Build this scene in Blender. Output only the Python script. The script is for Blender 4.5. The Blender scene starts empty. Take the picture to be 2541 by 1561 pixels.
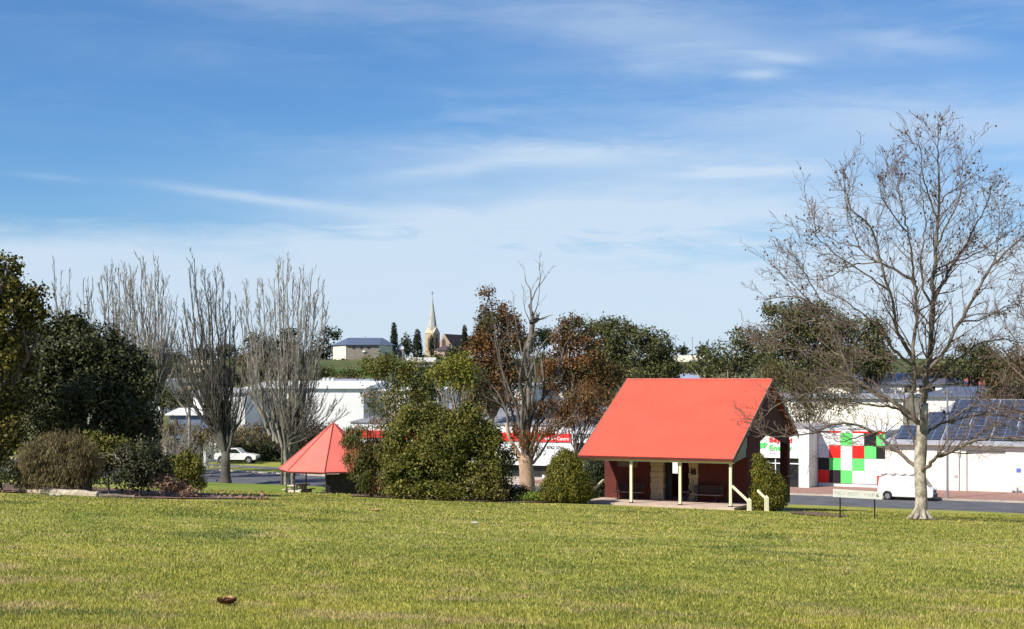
import bpy, bmesh, math, random
import numpy as np
from mathutils import Vector, Matrix
R = math.radians
sc = bpy.context.scene
col = sc.collection

# ------------------------------------------------------------------ camera
F = 3700.0; CX = 1270.5; HY = 942.0; EYE = 10.0
cd = bpy.data.cameras.new("camera"); cam = bpy.data.objects.new("camera", cd); col.objects.link(cam)
cam.location = (0, 0, EYE); cam.rotation_euler = (R(90), 0, 0)
cd.sensor_width = 36; cd.lens = 36 * F / 2541; cd.shift_y = (HY - 780.5) / 2541
cd.clip_start = 0.5; cd.clip_end = 9000
sc.camera = cam
# ------------------------------------------------------------------ light
SUN_EL = 42.0; SUNV = (-.80, -.60)
sd = bpy.data.lights.new("sun", 'SUN'); sun = bpy.data.objects.new("sun", sd); col.objects.link(sun)
sd.energy = 4.6; sd.angle = R(.5); sd.color = (1, .95, .86)
ce, se = math.cos(R(SUN_EL)), math.sin(R(SUN_EL))
sun.rotation_euler = Vector((SUNV[0] * ce, SUNV[1] * ce, se)).to_track_quat('Z', 'Y').to_euler()
sun.location = (-100, -80, 150)
sc.view_settings.view_transform = 'Standard'; sc.view_settings.look = 'None'
sc.view_settings.exposure = 0.55; sc.view_settings.gamma = 1
sc.cycles.max_bounces = 6; sc.cycles.transparent_max_bounces = 6


class NT:
    """small node graph helper"""
    def __init__(s, tree): s.t = tree; s.n = tree.nodes; s.l = tree.links
    def new(s, typ, **kw):
        n = s.n.new(typ)
        for k, v in kw.items(): setattr(n, k, v)
        return n
    def put(s, sock, v):
        if hasattr(v, 'is_output') or isinstance(v, bpy.types.NodeSocket): s.l.new(v, sock)
        elif isinstance(v, (int, float)) and sock.type in ('RGBA',): sock.default_value = (v, v, v, 1)
        elif isinstance(v, tuple) and len(v) == 3 and sock.type == 'RGBA': sock.default_value = (*v, 1)
        else: sock.default_value = v
    def math(s, op, a, b=0.0, c=None, clamp=False):
        n = s.new('ShaderNodeMath', operation=op, use_clamp=clamp)
        s.put(n.inputs[0], a); s.put(n.inputs[1], b)
        if c is not None: s.put(n.inputs[2], c)
        return n.outputs[0]
    def mix(s, f, a, b, mode='MIX'):
        n = s.new('ShaderNodeMix', data_type='RGBA', blend_type=mode)
        s.put(n.inputs[0], f); s.put(n.inputs[6], a); s.put(n.inputs[7], b)
        return n.outputs[2]
    def noise(s, vec, scale, detail=4, rough=.55, dist=0):
        n = s.new('ShaderNodeTexNoise'); s.put(n.inputs['Vector'], vec)
        n.inputs['Scale'].default_value = scale; n.inputs['Detail'].default_value = detail
        n.inputs['Roughness'].default_value = rough; n.inputs['Distortion'].default_value = dist
        return n.outputs['Fac']
    def mr(s, v, a, b, c=0.0, d=1.0, smooth=False):
        n = s.new('ShaderNodeMapRange', interpolation_type='SMOOTHSTEP' if smooth else 'LINEAR')
        s.put(n.inputs[0], v); n.inputs[1].default_value = a; n.inputs[2].default_value = b
        n.inputs[3].default_value = c; n.inputs[4].default_value = d
        return n.outputs[0]


# ------------------------------------------------------------------ sky
world = bpy.data.worlds.new("World"); sc.world = world; world.use_nodes = True
g = NT(world.node_tree); g.n.clear()
wo = g.new('ShaderNodeOutputWorld'); bg = g.new('ShaderNodeBackground')
sky = g.new('ShaderNodeTexSky', sky_type='NISHITA'); sky.sun_disc = False
sky.sun_elevation = R(SUN_EL); sky.sun_rotation = math.atan2(SUNV[0], SUNV[1]) % (2 * math.pi)
sky.air_density = 1.0; sky.dust_density = .3; sky.ozone_density = 3.5; sky.altitude = 50
tc = g.new('ShaderNodeTexCoord'); sx = g.new('ShaderNodeSeparateXYZ'); g.l.new(tc.outputs['Generated'], sx.inputs[0])
az = g.math('ARCTAN2', sx.outputs[0], sx.outputs[1]); el = g.math('ARCSINE', sx.outputs[2])
cm = g.new('ShaderNodeCombineXYZ'); g.put(cm.inputs[0], az); g.put(cm.inputs[1], el)
mp = g.new('ShaderNodeMapping'); g.l.new(cm.outputs[0], mp.inputs[0]); mp.inputs['Scale'].default_value = (2.2, 13, 1); mp.inputs['Rotation'].default_value = (0, 0, R(3))
wn = g.noise(mp.outputs[0], 3.0, 7, .62, .6)
mp2 = g.new('ShaderNodeMapping'); g.l.new(cm.outputs[0], mp2.inputs[0]); mp2.inputs['Scale'].default_value = (5, 26, 1); mp2.inputs['Location'].default_value = (3, 7, 0)
wn2 = g.noise(mp2.outputs[0], 4.0, 6, .6, .8)
mp3 = g.new('ShaderNodeMapping'); g.l.new(cm.outputs[0], mp3.inputs[0]); mp3.inputs['Scale'].default_value = (1.2, 5, 1); mp3.inputs['Location'].default_value = (1.3, 2, 0)
wn3 = g.noise(mp3.outputs[0], 3.0, 3, .5, .2)


def streak(px, py, rx, ry, ang, amp):
    a0, e0 = (px - CX) / F, (HY - py) / F
    rx /= F; ry /= F
    ca, sa = math.cos(ang), math.sin(ang)
    dx = g.math('SUBTRACT', az, a0); dy = g.math('SUBTRACT', el, e0)
    u = g.math('ADD', g.math('MULTIPLY', dx, ca / rx), g.math('MULTIPLY', dy, sa / rx))
    v = g.math('ADD', g.math('MULTIPLY', dx, -sa / ry), g.math('MULTIPLY', dy, ca / ry))
    v = g.math('ADD', v, g.mr(wn2, 0, 1, -.9, .9))
    d = g.math('ADD', g.math('MULTIPLY', u, u), g.math('MULTIPLY', v, v))
    return g.math('MULTIPLY', g.math('EXPONENT', g.math('MULTIPLY', d, -1.0)), amp)


cl = g.math('MULTIPLY', g.mr(wn, .45, .8, 0, 1, True), .24)
cl = g.math('ADD', cl, g.mr(wn3, .42, .72, 0, .22, True)); cl = g.math('MULTIPLY', cl, g.mr(az, -.28, .05, .25, 1.0, True))
# the haze bank lies low, its ragged upper edge a little above the roofs
edge = g.math('ADD', el, g.mr(wn3, 0, 1, .03, -.03)); edge = g.math('ADD', edge, g.mr(wn2, 0, 1, .012, -.012))
bank = g.mr(edge, .108, .070, 0, .92, True)
cl = g.math('MAXIMUM', cl, g.math('MULTIPLY', bank, g.mr(wn, .2, .6, .82, 1.0)))
for a in [(640, 500, 215, 12, -.11, .48), (1370, 388, 330, 30, -.01, .50), (1840, 437, 170, 13, .01, .5), (1120, 425, 170, 18, .12, .3),
          (900, 617, 150, 14, -.03, .5), (1880, 205, 60, 14, -.05, .42), (1940, 165, 80, 14, -.1, .3), (2260, 150, 170, 26, -.15, .28),
          (1620, 440, 600, 90, 0, .42), (2350, 350, 520, 70, -.03, .42), (1500, 540, 700, 60, 0, .5), (1900, 150, 500, 70, -.1, .2), (1150, 560, 380, 34, -.05, .3), (2000, 300, 600, 50, .0, .2),
          (160, 465, 90, 9, -.06, .16), (1500, 60, 900, 60, -.04, .12), (600, 20, 400, 40, -.05, .14), (2000, 560, 700, 90, 0, .3)]:
    cl = g.math('ADD', cl, streak(*a))
cl = g.math('MINIMUM', cl, .88)
hs = g.new('ShaderNodeHueSaturation'); hs.inputs['Hue'].default_value = .497; hs.inputs['Saturation'].default_value = 1.12; hs.inputs['Value'].default_value = 1.0
g.l.new(sky.outputs[0], hs.inputs['Color'])
SKYK = .10
clr_ = g.mix(1.0, hs.outputs[0], (.50, .67, .86), 'MULTIPLY')
skyc = g.mix(cl, clr_, (4.5, 5.35, 6.3))
g.l.new(skyc, bg.inputs[0]); bg.inputs[1].default_value = SKYK; g.l.new(bg.outputs[0], wo.inputs[0])

# ------------------------------------------------------------------ frames
U = np.array((.8944, -.4472)); N = np.array((.4472, .8944)); ROT = math.atan2(-.4472, .8944)


def W(px, py, D): return Vector(((px - CX) / F * D, D, EYE - (py - HY) / F * D))
def ST(s, t, z=0.0): return Vector((s * U[0] + t * N[0], s * U[1] + t * N[1], z))
def DS(px, t):
    r = (px - CX) / F; D = t / (r * .4472 + .8944); return D, r * D * .8944 - D * .4472
def S_(px, t): return DS(px, t)[1]
def Z_(px, py, t): return EYE - (py - HY) / F * DS(px, t)[0]
def smst(x): x = min(1, max(0, x)); return x * x * (3 - 2 * x)


def zg(X, Y):
    t = .4472 * X + .8944 * Y
    z = 8.4 - .0715 * t
    if t < 112.8:
        z = max(z, .32)
        z -= .34 * math.exp(-((X + 13.3) ** 2 + (Y - 111) ** 2) / 60.0)
        z += .05 * math.sin(X * .13 + 1) * math.sin(Y * .09) + .02 * math.sin(X * .51) * math.sin(Y * .37 + 2)
        return min(z, 11)
    z = .1 if t < 150 else .1 + .2 * smst((t - 150) / 6)
    if Y > 190 and t > 150: z += 14.1 * smst((Y - 195) / 135) + 1.8 * smst((Y - 330) / 120)
    if Y > 520: z -= 9 * smst((Y - 520) / 500)
    return z


# ------------------------------------------------------------------ materials
MATS = {}
def mat(name, c, rough=.8, var=.15, scale=2.0, c2=None, bump=0.0, bscale=20, metal=0, spec=.3, ribs=None, ribdir='X', streaks=0):
    if name in MATS: return MATS[name]
    m = bpy.data.materials.new(name); m.use_nodes = True; q = NT(m.node_tree); b = q.n['Principled BSDF']
    t = q.new('ShaderNodeTexCoord'); v = t.outputs['Object']
    n = q.noise(v, scale, 5, .6)
    if c2 is None: c2 = tuple(x * (1 - var * 1.6) for x in c); c1 = tuple(min(1, x * (1 + var * .5)) for x in c)
    else: c1 = c
    cc = q.mix(q.mr(n, .35, .65), c2, c1)
    if streaks:
        mm = q.new('ShaderNodeMapping'); q.l.new(v, mm.inputs[0]); mm.inputs['Scale'].default_value = (3, 3, .25)
        cc = q.mix(q.mr(q.noise(mm.outputs[0], 1.3, 5, .7), .5, .8, 0, streaks), cc, tuple(x * .45 for x in c))
    q.l.new(cc, b.inputs['Base Color'])
    b.inputs['Roughness'].default_value = rough; b.inputs['Metallic'].default_value = metal
    b.inputs['Specular IOR Level'].default_value = spec
    h = None
    if bump: h = q.math('MULTIPLY', q.noise(v, bscale, 4, .6), bump)
    if ribs:
        w = q.new('ShaderNodeTexWave', wave_type='BANDS', bands_direction=ribdir, wave_profile='SIN'); q.l.new(v, w.inputs[0])
        w.inputs['Scale'].default_value = ribs
        hh = q.math('MULTIPLY', w.outputs['Fac'], .5); h = hh if h is None else q.math('ADD', h, hh)
    if h is not None:
        bp = q.new('ShaderNodeBump'); bp.inputs['Strength'].default_value = .5; bp.inputs['Distance'].default_value = .05
        q.l.new(h, bp.inputs['Height']); q.l.new(bp.outputs[0], b.inputs['Normal'])
    MATS[name] = m; return m


def leafmat(name, cols, trans=.25, rough=.55, spec=.25, patch=None):
    """cols: dark/mid/light leaf tints picked per leaf; patch: (colour, threshold, scale) for coloured sprays"""
    if name in MATS: return MATS[name]
    m = bpy.data.materials.new(name); m.use_nodes = True; q = NT(m.node_tree); b = q.n['Principled BSDF']
    a = q.new('ShaderNodeAttribute', attribute_name='tint')
    r = q.new('ShaderNodeValToRGB'); q.l.new(a.outputs['Fac'], r.inputs[0])
    els = r.color_ramp.elements; els[0].position = 0; els[0].color = (*cols[0], 1); els[1].position = 1; els[1].color = (*cols[-1], 1)
    for i, c in enumerate(cols[1:-1]):
        e = els.new((i + 1) / (len(cols) - 1)); e.color = (*c, 1)
    cc = r.outputs[0]
    if patch:
        t = q.new('ShaderNodeTexCoord')
        cc = q.mix(q.mr(q.noise(t.outputs['Object'], patch[2], 3, .6), patch[1], patch[1] + .12, 0, .85), cc, patch[0])
    q.l.new(cc, b.inputs['Base Color']); b.inputs['Roughness'].default_value = rough; b.inputs['Specular IOR Level'].default_value = spec
    tr = q.new('ShaderNodeBsdfTranslucent'); q.l.new(cc, tr.inputs[0])
    ms = q.new('ShaderNodeMixShader'); ms.inputs[0].default_value = trans
    q.l.new(b.outputs[0], ms.inputs[1]); q.l.new(tr.outputs[0], ms.inputs[2]); q.l.new(ms.outputs[0], q.n['Material Output'].inputs[0])
    MATS[name] = m; return m


# ------------------------------------------------------------------ object helpers
def tag(o, label=None, cat=None, group=None, kind=None):
    if label: o['label'] = label
    if cat: o['category'] = cat
    if group: o['group'] = group
    if kind: o['kind'] = kind
    return o


def empty(name, loc, rz=0, label=None, cat=None, group=None):
    o = bpy.data.objects.new(name, None); col.objects.link(o); o.location = loc; o.rotation_euler = (0, 0, rz)
    o.empty_display_size = .2
    return tag(o, label, cat, group)


class MB:
    def __init__(s): s.v = []; s.f = []; s.mi = []
    def add(s, vs, fs, mi=0):
        o = len(s.v); s.v += [tuple(p) for p in vs]; s.f += [tuple(i + o for i in f) for f in fs]; s.mi += [mi] * len(fs); return s
    def box(s, x0, x1, y0, y1, z0, z1, mi=0, M=None):
        vs = [Vector((x, y, z)) for z in (z0, z1) for y in (y0, y1) for x in (x0, x1)]
        if M: vs = [M @ p for p in vs]
        return s.add(vs, [(0, 2, 3, 1), (4, 5, 7, 6), (0, 1, 5, 4), (2, 6, 7, 3), (0, 4, 6, 2), (1, 3, 7, 5)], mi)
    def bar(s, a, b, w, h, mi=0):
        a = Vector(a); b = Vector(b); d = b - a; M = Matrix.Translation(a) @ d.to_track_quat('X', 'Z').to_matrix().to_4x4()
        return s.box(0, d.length, -w / 2, w / 2, -h / 2, h / 2, mi, M)
    def tube(s, pts, rad, n=6, mi=0, cap=True):
        pts = [Vector(p) for p in pts]; k = len(pts); vs = []; fs = []
        up = None
        for i in range(k):
            d = (pts[min(i + 1, k - 1)] - pts[max(i - 1, 0)]).normalized()
            if up is None: up = d.orthogonal().normalized()
            x = (up - d * up.dot(d))
            if x.length < 1e-4: x = d.orthogonal()
            x.normalize(); up = x; y = d.cross(x)
            r = rad[i] if isinstance(rad, (list, tuple)) else rad
            for j in range(n):
                a = 2 * math.pi * j / n; vs.append(pts[i] + x * (r * math.cos(a)) + y * (r * math.sin(a)))
        for i in range(k - 1):
            for j in range(n):
                jj = (j + 1) % n; fs.append((i * n + j, i * n + jj, (i + 1) * n + jj, (i + 1) * n + j))
        if cap and n > 2: fs.append(tuple(reversed(range(n)))); fs.append(tuple(range((k - 1) * n, k * n)))
        return s.add(vs, fs, mi)
    def prism(s, poly, y0, y1, mi=0):
        """poly in (x,z), extruded along y"""
        n = len(poly); vs = [(x, y0, z) for x, z in poly] + [(x, y1, z) for x, z in poly]
        fs = [tuple(range(n)), tuple(reversed(range(n, 2 * n)))] + [(i, n + i, n + (i + 1) % n, (i + 1) % n) for i in range(n)]
        return s.add(vs, fs, mi)
    def slab(s, poly, z0, z1, mi=0):
        n = len(poly); vs = [(x, y, z0) for x, y in poly] + [(x, y, z1) for x, y in poly]
        fs = [tuple(reversed(range(n))), tuple(range(n, 2 * n))] + [(i, (i + 1) % n, n + (i + 1) % n, n + i) for i in range(n)]
        return s.add(vs, fs, mi)
    def ball(s, c, r, mi=0, sz=1.0):
        c = Vector(c); vs = []; fs = []
        for i in range(1, 4):
            ph = math.pi * i / 4
            for j in range(6): vs.append(c + Vector((math.sin(ph) * math.cos(j * math.pi / 3), math.sin(ph) * math.sin(j * math.pi / 3), math.cos(ph) * sz)) * r)
        vs += [c + Vector((0, 0, r * sz)), c - Vector((0, 0, r * sz))]
        for j in range(6):
            k = (j + 1) % 6
            fs += [(18, j, k), (j, 6 + j, 6 + k, k), (6 + j, 12 + j, 12 + k, 6 + k), (12 + j, 19, 12 + k)]
        return s.add(vs, fs, mi)
    def build(s, name, mats, parent=None, smooth=False, bevel=0, loc=None, rz=0):
        me = bpy.data.meshes.new(name); me.from_pydata(s.v, [], s.f)
        if not isinstance(mats, (list, tuple)): mats = [mats]
        for m in mats: me.materials.append(m)
        if len(mats) > 1: me.polygons.foreach_set('material_index', s.mi)
        if smooth: me.polygons.foreach_set('use_smooth', [True] * len(me.polygons))
        bm = bmesh.new(); bm.from_mesh(me)
        bmesh.ops.recalc_face_normals(bm, faces=bm.faces)
        bm.to_mesh(me); bm.free()
        o = bpy.data.objects.new(name, me); col.objects.link(o)
        if parent: o.parent = parent
        if loc is not None: o.location = loc
        o.rotation_euler = (0, 0, rz)
        if bevel:
            b = o.modifiers.new('bevel', 'BEVEL'); b.width = bevel; b.segments = 2; b.limit_method = 'ANGLE'; b.angle_limit = R(40)
        return o


def struct(o): o['kind'] = 'structure'; return o


def lettering(txt, mt, parent, x, y, z, h, wid=None, name='lettering', bold=0.0, rot=(R(90), 0, 0), depth=.015):
    c = bpy.data.curves.new(name, 'FONT'); c.body = txt; c.size = 1; c.extrude = depth / h; c.offset = bold
    tmp = bpy.data.objects.new('tmp', c); col.objects.link(tmp)
    dg = bpy.context.evaluated_depsgraph_get(); dg.update()
    me = bpy.data.meshes.new_from_object(tmp.evaluated_get(dg)); bpy.data.objects.remove(tmp)
    xs = [v.co.x for v in me.vertices]; ys = [v.co.y for v in me.vertices]
    cap = .7; k = h / cap; kx = (wid / (max(xs) - min(xs))) if wid else k
    for v in me.vertices: v.co.x = (v.co.x - min(xs)) * kx; v.co.y *= k; v.co.z *= h
    me.materials.clear(); me.materials.append(mt)
    o = bpy.data.objects.new(name, me); col.objects.link(o); o.parent = parent; o.location = (x, y, z); o.rotation_euler = rot
    return o


def fastmesh(name, V, Fq, tint, m, parent=None, loc=None):
    """V (n,3), faces (k,4) quads or (k,3) tris, tint per face"""
    me = bpy.data.meshes.new(name); k = Fq.shape[1]
    me.vertices.add(len(V)); me.vertices.foreach_set('co', V.astype(np.float32).ravel())
    me.loops.add(Fq.size); me.loops.foreach_set('vertex_index', Fq.astype(np.int32).ravel())
    me.polygons.add(len(Fq)); me.polygons.foreach_set('loop_start', np.arange(0, Fq.size, k, dtype=np.int32))
    me.update(calc_edges=True)
    at = me.attributes.new('tint', 'FLOAT', 'FACE'); at.data.foreach_set('value', np.clip(tint, 0, 1).astype(np.float32))
    me.materials.append(m)
    o = bpy.data.objects.new(name, me); col.objects.link(o)
    if parent: o.parent = parent
    if loc is not None: o.location = loc
    return o


# ------------------------------------------------------------------ foliage
def leaves(lobes, size, rng, cover=2.4, shell=.55, cl=9, clr=None, up=0.0, elong=1.5, ragged=.16, droop=0.0, lumps=16):
    """leaf sized quads in clumps through the outer part of every lobe. lobes: (c, (rx,ry,rz)) local"""
    Ps, Ns, Ts = [], [], []
    for c, r in lobes:
        r = np.array(r); area = 4 * math.pi * (r[0] * r[2] + r[0] * r[1] + r[1] * r[2]) / 3
        n = max(12, int(area * cover / (size * size * .9))); nc = max(6, n // cl)
        d = rng.normal(size=(nc, 3)); d /= np.linalg.norm(d, axis=1)[:, None]
        k = rng.uniform(1.5, 4.0, size=(4, 3)); ph = rng.uniform(0, 6.28, 4)
        bump = sum(np.sin(d @ (k[i] * (1 + i)) + ph[i]) for i in range(4)) / 4
        rad = (shell + (1 - shell) * rng.uniform(0, 1, nc) ** .55) * (1 + ragged * bump) + (rng.uniform(0, 1, nc) > .93) * rng.uniform(0, .14, nc)
        cp = np.array(c) + d * r * rad[:, None]
        # most leaves sit on smaller tufts that stand out of the lobe
        if lumps > 0:
            M = lumps; md = rng.normal(size=(M, 3)); md[:, 2] = np.abs(md[:, 2]) * .9 - .25; md /= np.linalg.norm(md, axis=1)[:, None]
            mr_ = rng.uniform(.20, .42, M); mc = md * rng.uniform(.62, .92, M)[:, None]; mt = rng.uniform(-.18, .22, M)
            pick = rng.choice(M, size=nc, p=mr_ ** 2 / np.sum(mr_ ** 2)); use = rng.uniform(0, 1, nc) < .68
            dd = rng.normal(size=(nc, 3)) + md[pick] * .8; dd /= np.linalg.norm(dd, axis=1)[:, None]
            pos = mc[pick] + dd * (mr_[pick] * rng.uniform(.75, 1.08, nc))[:, None]
            cp = np.where(use[:, None], np.array(c) + pos * r, cp); d = np.where(use[:, None], dd, d); bump = np.where(use, bump * .3 + mt[pick] * 4, bump * .5 - .5)
        R_ = clr or size * 2.0
        p = np.repeat(cp, cl, 0) + rng.normal(size=(nc * cl, 3)) * R_ * .55
        nn = np.repeat(d / r * r.min(), cl, 0) + rng.normal(size=(nc * cl, 3)) * .65 + np.array((0, 0, .35))
        tt = np.repeat(rng.uniform(0, 1, nc) * .55 + .22 * (bump + 1) * .5, cl) + rng.uniform(-.15, .35, nc * cl)
        Ps.append(p); Ns.append(nn); Ts.append(tt)
    P = np.vstack(Ps); Nn = np.vstack(Ns); T = np.concatenate(Ts)
    Nn /= np.linalg.norm(Nn, axis=1)[:, None]
    a = rng.normal(size=P.shape) + np.array((0, 0, up * 3)) - np.array((0, 0, droop * 3))
    a -= Nn * np.sum(a * Nn, 1)[:, None]; a /= np.linalg.norm(a, axis=1)[:, None] + 1e-9
    b = np.cross(Nn, a)
    sz = size * rng.uniform(.55, 1.25, len(P))[:, None]
    A = a * sz * elong * .5; B = b * sz * .5 / elong * 1.15
    V = np.stack([P - A, P + B * 1.0 - A * .1, P + A, P - B - A * .1], 1).reshape(-1, 3)
    Fq = np.arange(len(P) * 4).reshape(-1, 4)
    return V, Fq, T


def wob(a, b, k, amp, rnd):
    a = Vector(a); b = Vector(b); L = (b - a).length; out = []
    for i in range(k + 1):
        f = i / k; p = a.lerp(b, f)
        if 0 < i < k: p += Vector((rnd.uniform(-1, 1), rnd.uniform(-1, 1), rnd.uniform(-1, 1))) * amp * L
        out.append(p)
    return out


BARK = mat('bark_grey', (.16, .13, .10), .9, .3, 3, bump=.6, bscale=8)
BARKD = mat('bark_dark', (.07, .055, .045), .9, .3, 3, bump=.6, bscale=8)
BARKP = mat('bark_pale', (.42, .34, .25), .85, .3, 2, c2=(.22, .17, .13), bump=.4, bscale=6)
SEED = [11]


def plant(name, label, cat, bpx, D, lobes, size, m, group=None, trunk=.12, bark=BARK, zb=None, cover=2.4, shell=.5,
          up=0, elong=1.5, ragged=.16, droop=0, depth=.9, stems=None, cl=9, clr=None, crown='crown', sides=6, lumps=16):
    """lobes: (px,py,rx,ry[,dD]) measured in the photograph, placed at real distance D"""
    SEED[0] += 7; rng = np.random.default_rng(SEED[0]); rnd = random.Random(SEED[0])
    X = (bpx - CX) / F * D; z0 = zg(X, D) if zb is None else zb
    root = empty(name, (X, D, z0), 0, label, cat, group); base = Vector((X, D, z0))
    L = []
    for l in lobes:
        dD = l[4] if len(l) > 4 else 0; DD = D + dD; c = W(l[0], l[1], DD) - base
        rx = l[2] * DD / F; rz = l[3] * DD / F; L.append((c, (rx, (rx + rz) / 2 * depth, rz)))
    mb = MB(); mid = sum((c for c, _ in L), Vector()) / len(L)
    fork = Vector((mid.x * .3, mid.y * .3, max(.3, min(mid.z * .45, min(c.z for c, _ in L)))))
    if trunk:
        mb.tube(wob((0, 0, -.3), fork, 4, .03, rnd), [trunk * 1.35, trunk * 1.05, trunk, trunk * .92, trunk * .85], 8)
        for c, r in L:
            for k in range(3 if len(L) < 8 else 2):
                tip = c + Vector((rnd.uniform(-.6, .6) * r[0], rnd.uniform(-.6, .6) * r[1], rnd.uniform(-.1, .7) * r[2]))
                p = wob(fork, tip, 5, .06, rnd); mb.tube(p, [trunk * .6 * (1 - i / 6.0) + .012 for i in range(6)], sides)
    if stems:
        for (x0, y0, x1, y1, w) in stems:
            a = W(x0, y0, D) - base; b = W(x1, y1, D + rnd.uniform(-.6, .6)) - base
            mb.tube(wob(a, b, 5, .03, rnd), [w * D / F * (1 - i * .14) for i in range(6)], 5)
    if mb.v: mb.build('trunk', bark, root, smooth=True)
    V, Fq, T = leaves([(tuple(c), r) for c, r in L], size, rng, cover, shell, cl, clr, up, elong, ragged, droop, lumps)
    fastmesh(crown, V, Fq, T, m, root)
    return root


# bare branching ---------------------------------------------------------------
def twigs(mb, p, d, L, r, lvl, P, rnd):
    """p start, d direction, L length, r radius; P: dict(ang, up, kids, ratio, rmin, wig)"""
    k = 4 if lvl > 0 else 3; pts = [p]; dd = d.copy(); q = p.copy()
    for i in range(k):
        dd = (dd + Vector((rnd.gauss(0, 1), rnd.gauss(0, 1), rnd.gauss(0, 1))) * P['wig'] + Vector((0, 0, P['up'] / k))).normalized()
        q = q + dd * (L / k); pts.append(q.copy())
    rr = [max(P['rmin'], r * (1 - .8 * i / k)) for i in range(k + 1)]
    mb.tube(pts, rr, 5 if r > .035 else 3, cap=False)
    if 'tips' in P and lvl == 0: P['tips'].append(pts[-1])
    if lvl <= 0: return
    n = P['kids'][lvl - 1]
    for j in range(n):
        f = P.get('from', .15) + (1 - P.get('from', .15)) * (j + rnd.random()) / n; i = min(k - 1, int(f * k)); a = f * k - i
        s = pts[i].lerp(pts[i + 1], a); ax = (pts[i + 1] - pts[i]).normalized()
        o = ax.orthogonal().normalized(); o.rotate(Matrix.Rotation(rnd.uniform(0, 6.283), 3, ax))
        an = P['ang'] * rnd.uniform(.65, 1.25); nd = (ax * math.cos(an) + o * math.sin(an)).normalized()
        twigs(mb, s, nd, L * P['ratio'] * rnd.uniform(.6, 1.15) * (1 - .35 * f), max(P['rmin'], rr[i] * .6), lvl - 1, P, rnd)


def limb(mb, pts, r0, r1, P, rnd, every, Lk, lvl, start=.12, sides=8, outward=None):
    k = len(pts); rr = [r0 + (r1 - r0) * (i / (k - 1)) ** .8 for i in range(k)]
    mb.tube(pts, rr, sides, cap=False)
    tot = sum((pts[i + 1] - pts[i]).length for i in range(k - 1)); n = max(1, int(tot / every))
    for j in range(n):
        f = start + (1 - start) * (j + rnd.random()) / n; x = f * (k - 1); i = min(k - 2, int(x)); a = x - i
        s = pts[i].lerp(pts[i + 1], a); ax = (pts[i + 1] - pts[i]).normalized()
        o = ax.orthogonal().normalized(); o.rotate(Matrix.Rotation(rnd.uniform(0, 6.283), 3, ax))
        an = P['ang'] * rnd.uniform(.7, 1.3); nd = (ax * math.cos(an) + o * math.sin(an)).normalized()
        if nd.z < -.2: nd.z *= -.3; nd.normalize()
        twigs(mb, s, nd, Lk * rnd.uniform(.55, 1.2) * (1 - .45 * f + .1), max(P['rmin'], rr[i] * .42), lvl, P, rnd)
    P2 = dict(P); twigs(mb, pts[-1], (pts[-1] - pts[-2]).normalized(), Lk * .7, r1, lvl, P2, rnd)


def smooth_path(pts, n):
    """Catmull-Rom through pts"""
    pts = [Vector(p) for p in pts]; q = [pts[0] * 2 - pts[1]] + pts + [pts[-1] * 2 - pts[-2]]; out = []
    for i in range(1, len(q) - 2):
        for j in range(n):
            t = j / n; a, b, c, d = q[i - 1], q[i], q[i + 1], q[i + 2]
            out.append(.5 * ((2 * b) + (c - a) * t + (2 * a - 5 * b + 4 * c - d) * t * t + (3 * b - a - 3 * c + d) * t ** 3))
    out.append(pts[-1]); return out


# ================================================================== THE GROUND
def ground_material():
    m = bpy.data.materials.new('lawn_grass'); m.use_nodes = True; q = NT(m.node_tree); b = q.n['Principled BSDF']
    ge = q.new('ShaderNodeNewGeometry'); p = ge.outputs['Position']
    return m, q, b, p


def grasscol(q, p, blade=None):
    big = q.noise(p, .10, 4, .6, .5); md = q.noise(p, .45, 5, .65, .4); dry = q.noise(p, .9, 6, .7, .3); fi = q.noise(p, 9, 4, .7)
    c = q.mix(q.mr(big, .36, .66), (.17, .215, .025), (.40, .385, .058))
    c = q.mix(q.mr(md, .38, .68), c, (.45, .42, .065))
    mask = q.math('MULTIPLY', q.mr(dry, .51, .62), q.mr(big, .36, .52))
    c = q.mix(q.math('MULTIPLY', mask, .8), c, (.56, .41, .22))
    cl1 = q.noise(p, 3.2, 4, .7, .5); c = q.mix(q.mr(cl1, .34, .5, .55, 0), c, (.10, .13, .025)); c = q.mix(q.mr(cl1, .56, .68, 0, .45), c, (.62, .56, .20))
    dk = q.noise(p, .23, 4, .6, .8)
    c = q.mix(q.mr(dk, .55, .66, 0, .75, True), c, (.085, .135, .03)); c = q.mix(q.mr(q.noise(p, 1.7, 4, .7), .50, .66, 0, .5), c, (.15, .19, .035))
    if blade is not None:
        c = q.mix(q.mr(blade, .0, .45, .85, 0), c, (.045, .062, .012))
        c = q.mix(q.mr(blade, .62, 1.0, 0, .75), c, (.74, .62, .20))
    else:
        c = q.mix(q.mr(fi, .35, .62, .42, 0), c, (.09, .11, .022))
        fi2 = q.noise(p, 22, 3, .7); c = q.mix(q.mr(fi2, .52, .7, 0, .45), c, (.58, .54, .22))
    return c


m, q, b, p = ground_material()
c = grasscol(q, p)
sp = q.new('ShaderNodeSeparateXYZ'); q.l.new(p, sp.inputs[0])
tt = q.math('ADD', q.math('MULTIPLY', sp.outputs[0], .4472), q.math('MULTIPLY', sp.outputs[1], .8944))
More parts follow.
